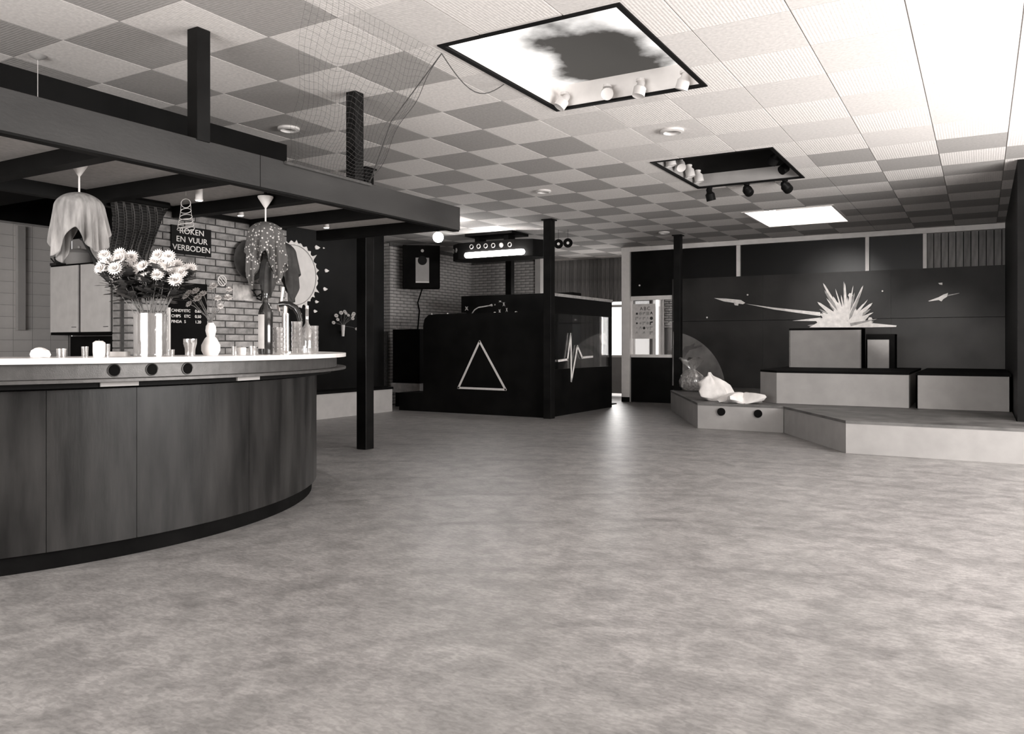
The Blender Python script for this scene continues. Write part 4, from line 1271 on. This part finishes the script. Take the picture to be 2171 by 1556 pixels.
for k, (px, py, r_) in enumerate(((127, 525, .03), (116, 545, .014), (108, 548, .008), (131, 540, .02), (122, 532, .012))):
    e_ = aty(px, py, 5.0); MB().tube([pq + Vector((0, 0, .022)), pq.lerp(e_, .5), e_], [.02, r_, r_ * .9], 7).build('stalk', 'twig', t, smooth=True)
MB().box(pq.x - .06, pq.x + .06, 4.95, 5.1, pq.z, pq.z + .03).build('root_tray', 'twig', t)
pq = atx(43, 600, KX)
tag(MB().box(KX, KX + .05, pq.y - .05, pq.y + .03, atx(43, 700, KX).z, atx(43, 480, KX).z).build('wall_pipe_casing', 'midgrey', origin=(KX, pq.y, 1.3)), 'narrow grey upright casing on the kitchen tiles', 'casing')

# ================================================================== sun painting and bench
sc = atx(622, 583, XL); Rs = 68 / F * dep(sc)
o = thing('sun_painting', (XL, sc.y, sc.z), 'big pale sun disc with flaming rim on the black wall', 'painting')
MB().cyl((XL, sc.y, sc.z), (XL + .02, sc.y, sc.z), Rs * .92, n=64).build('disc', 'white', o)
rb = random.Random(4)
pts = []
n = 120
for i in range(n):
    a = 2 * PI * i / n
    if i % 4 == 0: rr = Rs * (rb.uniform(1.04, 1.12) if rb.random() < .6 else rb.uniform(1.14, 1.24))
    elif i % 4 == 2: rr = Rs * rb.uniform(.97, 1.02)
    else: rr = Rs * rb.uniform(1.0, 1.06)
    pts.append(Vector((XL + .001, sc.y + rr * math.cos(a), sc.z + rr * math.sin(a))))
MB().extrude(pts, (.012, 0, 0)).build('flame_rim', 'mural', o)
MB().ring((0, 0), .1, .2, 0, .1, 0, 1, 2)
pts = [Vector((XL + .021, sc.y + Rs * .935 * math.cos(i * PI / 40), sc.z + Rs * .935 * math.sin(i * PI / 40))) for i in range(81)]
MB().tube(pts, .008, 5).build('disc_outline', 'muralgrey', o)
for px, py, r_ in ((692, 574, 6), (689, 613, 6), (686, 526, 2.5), (671, 640, 5), (668, 660, 5), (672, 525, 7)):
    c = atx(px, py, XL); s_ = r_ / F * dep(c)
    MB().extrude([Vector((XL + .001, c.y + q * s_, c.z + w_ * s_)) for q, w_ in ((-1, .2), (-.5, .7), (.3, .5), (1.3, .1), (.3, -.5), (-.6, -.6))], (.006, 0, 0)).build('flame_drop', 'mural', o)
t = thing('wall_bench', (XL + .2, 9, 0), 'low pale fronted bench along the black wall past the bar', 'bench')
MB().box(-9.13, -9.1, 7.2, 11.2, 0, .4).build('front_panel', 'palegrey', t)
MB().box(XL + .001, -9.13, 7.2, 11.2, 0, .38).build('body', 'midgrey', t)
MB().box(XL + .001, -9.09, 7.2, 11.22, .4, .44).build('seat_board', 'blackmatt', t)

# ================================================================== music booth
QY = 11.47
bo = thing('music_booth', (-7.6, QY, 0), 'black music booth with white outlined triangle and a glazed side', 'booth')
xa = aty(897, 700, QY).x; xb = -6.1
ztop = aty(1000, 664, QY).z
fr = []
for px, py in ((897, 690), (900, 676), (908, 668), (925, 666), (1155, 660)): q = aty(px, py, QY); fr.append(Vector((q.x, QY, q.z)))
fr[-1].x = xb
MB().extrude([Vector((xa, QY, .0)), Vector((xb, QY, 0))] + fr[::-1], (0, .05, 0)).build('front_panel', 'black', bo)
MB().box(-9.16, xa, QY, QY + .6, 0, aty(850, 832, QY).z).build('side_plinth', 'black', bo)
YE = 14.1
zs1 = atx(1230, 780, xb).z; zs2 = atx(1230, 668, xb).z
MB().box(xb - .05, xb, QY + .05, YE, 0, zs1).build('side_panel', 'black', bo)
MB().box(xb - .05, xb, QY + .05, YE, zs2, 2.0).build('side_header', 'black', bo)
MB().box(xb - .06, xb + .02, QY + .05, YE, 2.0, 2.05).build('side_cap', 'muralgrey', bo)
MB().box(xb - .028, xb - .02, QY + .05, YE - .05, zs1, zs2).build('pane', 'boothglass', bo)
MB().box(xb - .05, xb, YE - .05, YE, zs1, 2.0).build('end_post', 'black', bo)
MB().box(xa + .02, xb - .06, QY + .05, QY + .65, ztop - .14, ztop - .1).build('desk_top', 'black', bo)
MB().box(xa, xa + .05, QY + .05, QY + 1.6, 0, ztop - .15).build('side_panel', 'black', bo)
p0, p1 = aty(978, 628, 12.6), aty(1152, 640, 12.6)
MB().box(p0.x, xb - .1, 12.6, 12.95, 0, p0.z).build('rear_cabinet', 'black', bo)
MB().box(xb - .35, xb - .06, QY + .7, YE - .2, zs1 - .14, zs1 - .1).build('inner_shelf', 'offwhite', bo)
MB().box(xb - .05, xb - .045, QY + .06, QY + .075, 0, ztop).build('corner_strip', 'muralgrey', bo)
# plain white outlined triangle on the front
def outline(pts, wd, close=True):
    mb = MB(); n = len(pts)
    for k in range(n if close else n - 1):
        A, B = Vector(pts[k]), Vector(pts[(k + 1) % n]); d = (B - A).normalized()
        nn = Vector((0, 1, 0)).cross(d) if abs(d.y) < .01 and axis_ == 'y' else Vector((1, 0, 0)).cross(d)
        e_ = d * wd * .4
        mb.extrude([A - nn * wd / 2 - e_, B - nn * wd / 2 + e_, B + nn * wd / 2 + e_, A + nn * wd / 2 - e_], (0, -.008, 0) if axis_ == 'y' else (.008, 0, 0))
    return mb


axis_ = 'y'
tri = [aty(px, py, QY - .001) for px, py in ((1017, 724), (1072, 826), (972, 822))]
outline(tri, .035).build('triangle_outline', 'lettering', bo)
axis_ = 'x'
zig = [atx(px, py, xb + .001) for px, py in ((1184, 765), (1203, 762), (1210, 708), (1211, 808), (1224, 734), (1234, 758), (1256, 756))]
outline(zig, .035, False).build('zigzag_line', 'mural', bo)
# equipment
def deskbox(px0, px1, py0, Y, h, name, label, m='black'):
    pass


zd = ztop - .1
t = thing('mixing_console', ((xa + xb) / 2, QY + .35, zd), 'black mixing console with pale knobs on the booth desk', 'mixer')
MB().box(-7.75, -6.75, QY + .15, QY + .6, zd, zd + .07).build('case', 'black', t)
for k, px in enumerate((1049, 1094, 1098, 1142)):
    q = aty(px, 660 if k else 664, QY + .2); q.z = zd + .07
    MB().lathe([(.02, 0), (.022, .03), (.018, .05), (.001, .055)], (min(max(q.x, -7.7), -6.8), QY + .2, q.z), 12).build('knob', 'petal2', t, smooth=True)
q0 = aty(1000, 662, QY + .35); q0.z = zd
t = thing('gooseneck_lamp', q0, 'small gooseneck lamp curving over the booth desk', 'lamp')
pts = [q0] + [aty(px, py, QY + .35) for px, py in ((1001, 664), (1006, 657), (1014, 652), (1026, 650), (1038, 648))]
MB().tube(pts, .01, 8).build('neck', 'muralgrey', t, smooth=True)
MB().cyl(q0, q0 + Vector((0, 0, .02)), .04, n=14).build('base', 'black', t)
MB().cyl(pts[-1], pts[-1] + Vector((.05, 0, .008)), .012, .022, n=12).build('lamp_head', 'muralgrey', t)
q0 = aty(912, 668, QY + .3)
t = thing('record_deck', (-8.25, QY + .35, zd), 'black record deck on the far end of the booth desk', 'record player')
MB().box(-8.55, -7.95, QY + .1, QY + .6, zd, zd + .09).build('case', 'black', t)
MB().cyl((-8.28, QY + .35, zd + .09), (-8.28, QY + .35, zd + .105), .16, n=28).build('platter', 'vinyl', t)
for dx in (-.25, .1): MB().lathe([(.012, 0), (.014, .02), (.01, .03)], (-8.28 + dx, QY + .14, zd + .09), 10).build('knob', 'petal2', t)
MB().tube([(-8.03, QY + .5, zd + .085), (-8.03, QY + .5, zd + .13), (-8.12, QY + .3, zd + .125)], .006, 6).build('tone_arm', 'chrome', t)
q0 = aty(1068, 655, 12.55)
t = thing('small_figurines', (q0.x, 12.58, q0.z), 'little pale wing shaped badges on the dark booth cabinet', 'ornament')
for px, py, w_, h_ in ((1060, 639, 6, 4), (1068, 645, 5, 9), (1059, 660, 5, 9), (1074, 657, 4, 9), (989, 654, 7, 9), (1049, 646, 3, 3)):
    c = aty(px, py, 12.59); s_ = dep(c) / F
    MB().extrude([Vector((c.x + q * w_ * s_, 12.599, c.z + r_ * h_ * s_)) for q, r_ in ((-.6, -.5), (0, -.2), (.6, -.5), (.25, .1), (.5, .5), (0, .3), (-.5, .5), (-.25, 0))], (0, -.008, 0)).build('badge', 'palegrey', t)
# speaker cabinet low beside booth
q0, q1 = aty(843, 810, 12.25), aty(900, 698, 12.25)
t = thing('floor_speaker', ((q0.x + q1.x) / 2, 12.2, 0), 'tall black cabinet between the booth and the brick wall', 'cabinet')
MB().box(q0.x, q1.x, 12.1, 12.28, aty(850, 812, 12.1).z, q1.z).build('case', 'blackmatt', t)
MB().box(q0.x + .05, q1.x, 12.12, 12.27, .0, aty(850, 830, 12.1).z - .02).build('stand', 'blackmatt', t)
MB().box(q0.x - .04, q1.x, 12.1, 12.28, aty(850, 830, 12.1).z - .02, aty(850, 812, 12.1).z).build('brick_ledge', 'brick2', t)
MB().box(q0.x - .05, q0.x - .005, 12.2, 12.28, aty(850, 812, 12.1).z, q1.z + .02).build('pale_edge', 'brick2', t)

# wall loudspeaker
c = aty(893, 567, 12.72); D = dep(c); wS, hS, dS = 78 / F * D, 90 / F * D, .34
t = thing('wall_loudspeaker', (c.x, c.y, c.z - hS / 2), 'black loudspeaker with grey grille panel hung on the brick wall', 'loudspeaker')
rz = math.radians(38); Rm = Matrix.Rotation(rz, 3, 'Z')
cc = Vector((c.x, c.y, c.z))
MB().obox(cc, (wS, dS, hS), rz).build('cabinet', 'blackmatt', t, bevel=.012)
def sp(x, y, z): return cc + Rm @ Vector((x, y, z))
MB().obox(sp(.02, -dS / 2 - .004, -.07), (wS * .36, .012, hS * .58), rz).build('grille_panel', 'midgrey', t)
MB().obox(sp(.02, -dS / 2 - .008, -.07 - hS * .28), (wS * .36, .014, .02), rz).build('panel_edge', 'white', t)
MB().cyl(sp(.02, -dS / 2 - .012, .12), sp(.02, -dS / 2, .12), .09, n=24).build('cone', 'black', t)
MB().cyl(sp(.02, -dS / 2 - .012, hS * .37), sp(.02, -dS / 2, hS * .37), .03, n=16).build('tweeter', 'palegrey', t)
MB().cyl(sp(0, 0, 0), (FX, sp(0, 0, 0).y + .35, c.z), .03, n=10).build('wall_arm', 'post', t)
w0 = sp(.02, dS / 2 - .05, -hS / 2)
MB().tube([w0, w0 + Vector((-.3, .25, -.25)), (FX + .02, w0.y + .4, 1.9), (FX + .02, w0.y + .3, 1.2), (FX + .02, w0.y + .35, .8)], .014, 6).build('cable', 'blackmatt', t)

# light bar above the booth
pl_ = [atz(px, py, CH - .001) for px, py in ((990, 496), (1098, 485), (1128, 494), (1030, 506))]
yc_ = sum(p.y for p in pl_) / 4; xc_ = aty(1048, 530, yc_).x
t = thing('booth_light_bar', (xc_, yc_, CH), 'black ceiling light unit with round portholes and a glowing tube', 'light')
MB().box(xc_ - .45, xc_ + .55, yc_ - .3, yc_ + .3, CH - .05, CH - .001).build('mount_plate', 'black', t)
for dx in (-.3, .32): MB().box(xc_ + dx - .05, xc_ + dx + .05, yc_ - .12, yc_ + .12, CH - .2, CH - .05).build('bracket', 'black', t)
zb_, zt_ = aty(1048, 546, yc_ - .3).z, aty(1048, 510, yc_ - .3).z
x0, x1 = aty(952, 530, yc_ - .2).x, aty(1145, 530, yc_ - .1).x
yf = yc_ - .32
prof = [(x0, yc_), (x0 + .05, yf + .18), (x0 + .28, yf), (x1 - .4, yf), (x1 - .1, yf + .13), (x1, yc_ + .02), (x1 - .1, yc_ + .28), (x1 - .4, yc_ + .36), (x0 + .28, yc_ + .36), (x0 + .05, yc_ + .2)]
MB().extrude([Vector((x, y, zb_)) for x, y in prof], (0, 0, zt_ - zb_)).build('housing', 'black', t, bevel=.01)
for k, px in enumerate((1000, 1015, 1030, 1046, 1063, 1081)):
    q = aty(px, 523 - k * .9, yf)
    MB().tube([(q.x + .036 * math.cos(i * PI / 10), yf - .008, q.z + .036 * math.sin(i * PI / 10)) for i in range(21)], .008, 6).build('porthole', 'porthole', t, smooth=True)
    MB().cyl((q.x, yf - .006, q.z), (q.x, yf + .002, q.z), .028, n=14).build('lens', 'black' if k != 4 else 'petal', t)
d = Vector((.23, -.18, 0)).normalized(); nn = Vector((d.y, -d.x, 0))
for f in (.15, .75):
    q = Vector((x0 + .05, yf + .18, (zb_ + zt_) / 2 + .03)) + Vector((.23, -.18, 0)) * f
    MB().tube([q + nn * .008 + d * .036 * math.cos(i * PI / 10) + Vector((0, 0, .036 * math.sin(i * PI / 10))) for i in range(21)], .008, 6).build('porthole', 'porthole', t, smooth=True)
q0, q1 = aty(990, 540, yf - .03), aty(1107, 535, yf - .03)
MB().cyl((q0.x, yf - .03, (q0.z + q1.z) / 2), (q1.x, yf - .03, (q0.z + q1.z) / 2), .05, n=20).build('fluorescent_tube', 'tube', t, smooth=True)
for q in (q0, q1): MB().ball((q.x, yf - .03, (q0.z + q1.z) / 2), .05, 16, 8).build('tube_end', 'tube', t, smooth=True)
# spot lamp shining toward the room
c = aty(929, 503, 10.6); c.z = min(c.z, CH - .12)
t = thing('glowing_spot', (c.x, c.y, CH), 'glowing ceiling lamp beside the canopy end', 'light')
MB().cyl((c.x, c.y, CH), (c.x, c.y, c.z + .06), .012, n=8).build('stem', 'black', t)
MB().ball(c, .085, 20, 12).build('bulb', 'bulb', t, smooth=True)
MB().lathe([(.02, .07), (.05, .06), (.055, .03)], c, 16).build('socket', 'black', t)

# two vinyl singles hanging
for px, py, lab in ((1184, 517, 'black vinyl single hanging nearer the booth column'), (1204, 515, 'black vinyl single hanging on the far side of its twin from the booth column')):
    c = aty(px, py, 12.5 if px < 1190 else 12.56); R = 10 / F * dep(c)
    t = thing('vinyl_single', (c.x, c.y, c.z), lab, 'record', 'two hanging vinyl singles')
    ax = Vector((-c.x, -c.y, EH - c.z)).normalized()
    MB().lathe([(R, -.002), (R, .002)], c, 32, axis=ax).build('disc', 'blackmatt', t)
    MB().lathe([(R * .3, 0), (R * .3, .003)], c, 20, axis=ax).build('label_disc', 'offwhite', t)
    MB().cyl((c.x, c.y, c.z + R), (c.x, c.y, CH), .003, n=6).build('thread', 'black', t)

# ================================================================== ceiling recesses
names = [('window_2', 'skylight with milky sheet stained by soot'), ('window_3', 'covered dark ceiling recess with spotlights'), ('window_4', 'bright ceiling recess with fluorescent tubes')]
depths = [.2, .17, .3]
for k, h in enumerate(SK):
    t = struct(names[k][0], names[k][1], 'skylight', ((h[0] + h[1]) / 2, (h[2] + h[3]) / 2, CH))
    dz = depths[k]; top = CH + dz
    wm = 'white' if k != 1 else 'midgrey'
    for nm, b in (('side_board', (h[0] - .03, h[0], h[2], h[3])), ('side_board', (h[1], h[1] + .03, h[2], h[3])), ('side_board', (h[0] - .03, h[1] + .03, h[2] - .03, h[2])), ('side_board', (h[0] - .03, h[1] + .03, h[3], h[3] + .03))):
        MB().box(*b, CH + .013, top).build(nm, wm if not (k == 1 and b[3] <= h[2]) else 'black', t)
    f_ = MB()
    for b in ((h[0] - .028, h[0] + .01, h[2] - .028, h[3] + .028), (h[1] - .01, h[1] + .028, h[2] - .028, h[3] + .028)): f_.box(*b, CH - .008, CH + .012)
    for b in ((h[0] + .01, h[1] - .01, h[2] - .028, h[2] + .01), (h[0] + .01, h[1] - .01, h[3] - .01, h[3] + .028)): f_.box(*b, CH - .008, CH + .012)
    f_.build('edge_frame', 'black' if k < 2 else 'white', t)
    o = MB().box(h[0] - .03, h[1] + .03, h[2] - .03, h[3] + .03, top, top + .02)
    cc = ((h[0] + h[1]) / 2, (h[2] + h[3]) / 2, top)
    o.build('top_sheet', ['dome', 'blackmatt', 'white'][k], t, origin=cc)
h = SK[2]
for px, nm in ((h[0] + .12, 0), (h[1] - .12, 1)):
    t = thing('ceiling_tube_lamp', (px, 13.15, CH + .28), 'fluorescent tube lamp in the bright recess, on its side ' + ('toward the booth' if nm == 0 else 'toward the stage side wall'), 'light', 'tube lamps in the recess')
    MB().box(px - .04, px + .04, 12.4, 13.9, CH + .27, CH + .3).build('batten', 'white', t)
    MB().cyl((px, 12.45, CH + .22), (px, 13.85, CH + .22), .03, n=14).build('tube', 'tube', t, smooth=True)
    for y in (12.43, 13.83): MB().box(px - .02, px + .02, y, y + .04, CH + .2, CH + .27).build('tube_holder', 'white', t)
t = None


def track_spot(c, aim, m, label, r=.045, L=.13, lit=None, drop=.06, lamp=0, arm=None):
    c = Vector(c); d = Vector(aim).normalized()
    t = thing('track_spot', c, label, 'spotlight', 'spotlights around the ceiling recesses')
    j = c + Vector((0, 0, -drop)); s_ = j - d * L * .4
    MB().cyl(c, c + Vector((0, 0, -.02)), .035, n=12).build('mount', m, t)
    MB().cyl(c, j, .01, n=8).build('stem', m, t)
    if arm: MB().cyl(c + Vector((0, 0, -.01)), c + Vector(arm) + Vector((0, 0, -.01)), .012, n=8).build('wall_bracket', m, t)
    MB().lathe([(r * .35, 0), (r * .6, L * .12), (r * .62, L * .35), (r, L * .5), (r, L), (r * .85, L * .97)], s_, 18, axis=d).build('housing', m, t, smooth=True)
    MB().lathe([(r * .85, 0), (.001, .002)], s_ + d * L * .93, 14, axis=d).build('lens', lit or 'darkglass', t)
    if lamp: spot('track_spot_light', s_ + d * (L + .01), Vector(aim) * 3 + c, lamp, 24, 1)
    return t


for px, aim, lab in ((1197, (-.5, -.4, -.9), 'white spotlight on the sooty skylight edge at its canopy side corner'), (1292, (.35, -.8, -.45), 'white spotlight on the sooty skylight edge facing the open floor'),
                     (1362, (-.15, -.2, -1), 'white spotlight on the sooty skylight edge pointing straight down'), (1455, (-.35, .1, -.95), 'white spotlight on the sooty skylight edge at its wall side corner')):
    p = aty(px, 190, 6.07)
    track_spot((min(max(p.x, SK[0][0] + .1), SK[0][1] - .1), 6.025, CH + .11), aim, 'offwhite', lab, .05, .14, None, arm=(0, .077, 0))
for px, aim, lab, lamp in ((1503, (.15, .2, -.9), 'black spotlight hanging below the dark recess, end toward the booth', 0), (1582, (.06, 1, -.25), 'black spotlight hanging below the dark recess, middle of three', 450), (1663, (.27, 1, -.40), 'black spotlight hanging below the dark recess, end toward the stage side', 900)):
    p = aty(px, 395, 10.09)
    track_spot((p.x, 10.12, CH - .0), aim, 'black', lab, .06, .17, 'spotface' if lamp else None, .07, lamp)
xl = SK[1][0] + .03
for k, (y, dz, lab) in enumerate(((8.75, .12, 'first white spotlight from the near edge inside the dark recess'), (9.1, .12, 'second white spotlight from the near edge inside the dark recess'), (9.45, .1, 'third white spotlight from the near edge inside the dark recess'), (9.8, .1, 'white spotlight in the far corner inside the dark recess'))):
    track_spot((xl + .04, y, CH + .168), (.4, -.6, -.7) if k == 1 else (.2, .1, -1), 'offwhite', lab, .055, .17, None, .05)
track_spot((SK[1][1] - .1, 9.7, CH + .168), (-.5, -.6, -.5), 'black', 'black spotlight inside the dark recess, far corner', .055, .16, None, .1)
track_spot((SK[1][1] - .1, 9.1, CH + .168), (-.5, .4, -.6), 'black', 'black spotlight inside the dark recess, middle of its side', .055, .16, None, .1)

# round ceiling vents
for px, py, R, lab in ((612, 271, .1, 'round ceiling outlet with raised pale ring above the bar canopy'), (1425, 276, .11, 'round ceiling outlet between the two large recesses'), (1152, 404, .1, 'round ceiling outlet in line with the booth column'), (1408, 492, .1, 'round ceiling outlet near the stage window')):
    p = atz(px, py, CH)
    t = thing('ceiling_outlet', (p.x, p.y, CH), lab, 'outlet', 'round ceiling outlets')
    MB().lathe([(R, 0), (R, -.02), (R * .75, -.028), (R * .7, -.01), (R * .7, 0)], (p.x, p.y, CH - .0005), 28).build('rim', 'offwhite', t, smooth=True)
    MB().lathe([(R * .7, 0), (R * .4, -.006), (.001, -.008)], (p.x, p.y, CH - .001), 24).build('insert', 'midgrey', t, smooth=True)
p = atz(80, 118, CH)
t = thing('ceiling_hook', (p.x, p.y, CH), 'small ceiling hook with a thin cord above the canopy', 'hook')
MB().lathe([(.06, 0), (.04, -.015), (.008, -.03)], (p.x, p.y, CH - .001), 16).build('rose', 'midgrey', t, smooth=True)
MB().cyl((p.x, p.y, CH - .02), (p.x, p.y, 2.42), .003, n=5).build('cord', 'palegrey', t)

# ================================================================== net
t = thing('fishing_net', (-3.8, 3.6, 3.0), 'fine mesh net slung from the canopy beam up to the ceiling', 'net')
mb = MB(); nu, nv = 26, 30
rb = random.Random(9)
def netp(i, j):
    f, q = i / nu, j / nv
    a_ = Vector((-4.286, 4.1 + .88 * f, 2.5)); b_ = Vector((-3.2, 3.2 + 1.27 * f, CH - .02))
    sag = -.10 * math.sin(PI * q) * (1 + .3 * math.sin(f * 9)) * (1 - f ** 6)
    p = a_.lerp(b_, q); return p + Vector((0, .02 * math.sin(q * 14 + f * 5), max(sag, -.15) + .02 * math.sin(f * 23 + q * 7) * math.sin(PI * q)))
P_ = [[netp(i, j) for j in range(nv + 1)] for i in range(nu + 1)]
for i in range(nu + 1): mb.tube([P_[i][j] for j in range(nv + 1)], .0008 if i < nu else .0025, 3)
for j in range(nv + 1): mb.tube([P_[i][j] for i in range(nu + 1)], .0008, 3)
tag(mb.build('net_mesh', 'net', t), kind='stuff')
MB().cyl((-4.288, 4.08, 2.5), (-4.288, 5.0, 2.5), .013, n=8).build('head_rope', 'net', t)
A_ = Vector((-3.2, 4.47, CH - .02)); B_ = Vector((-3.2, 5.3, CH + .001))
MB().tube([A_.lerp(B_, f / 12) + Vector((0, 0, -.16 * math.sin(PI * f / 12))) for f in range(13)], .004, 5).build('slack_rope', 'net', t)
MB().tube([Vector((-4.286, 4.98, 2.5)), Vector((-3.75, 4.6, 2.84)), Vector((-3.2, 4.47, CH - .02))], .004, 5).build('edge_rope', 'net', t)
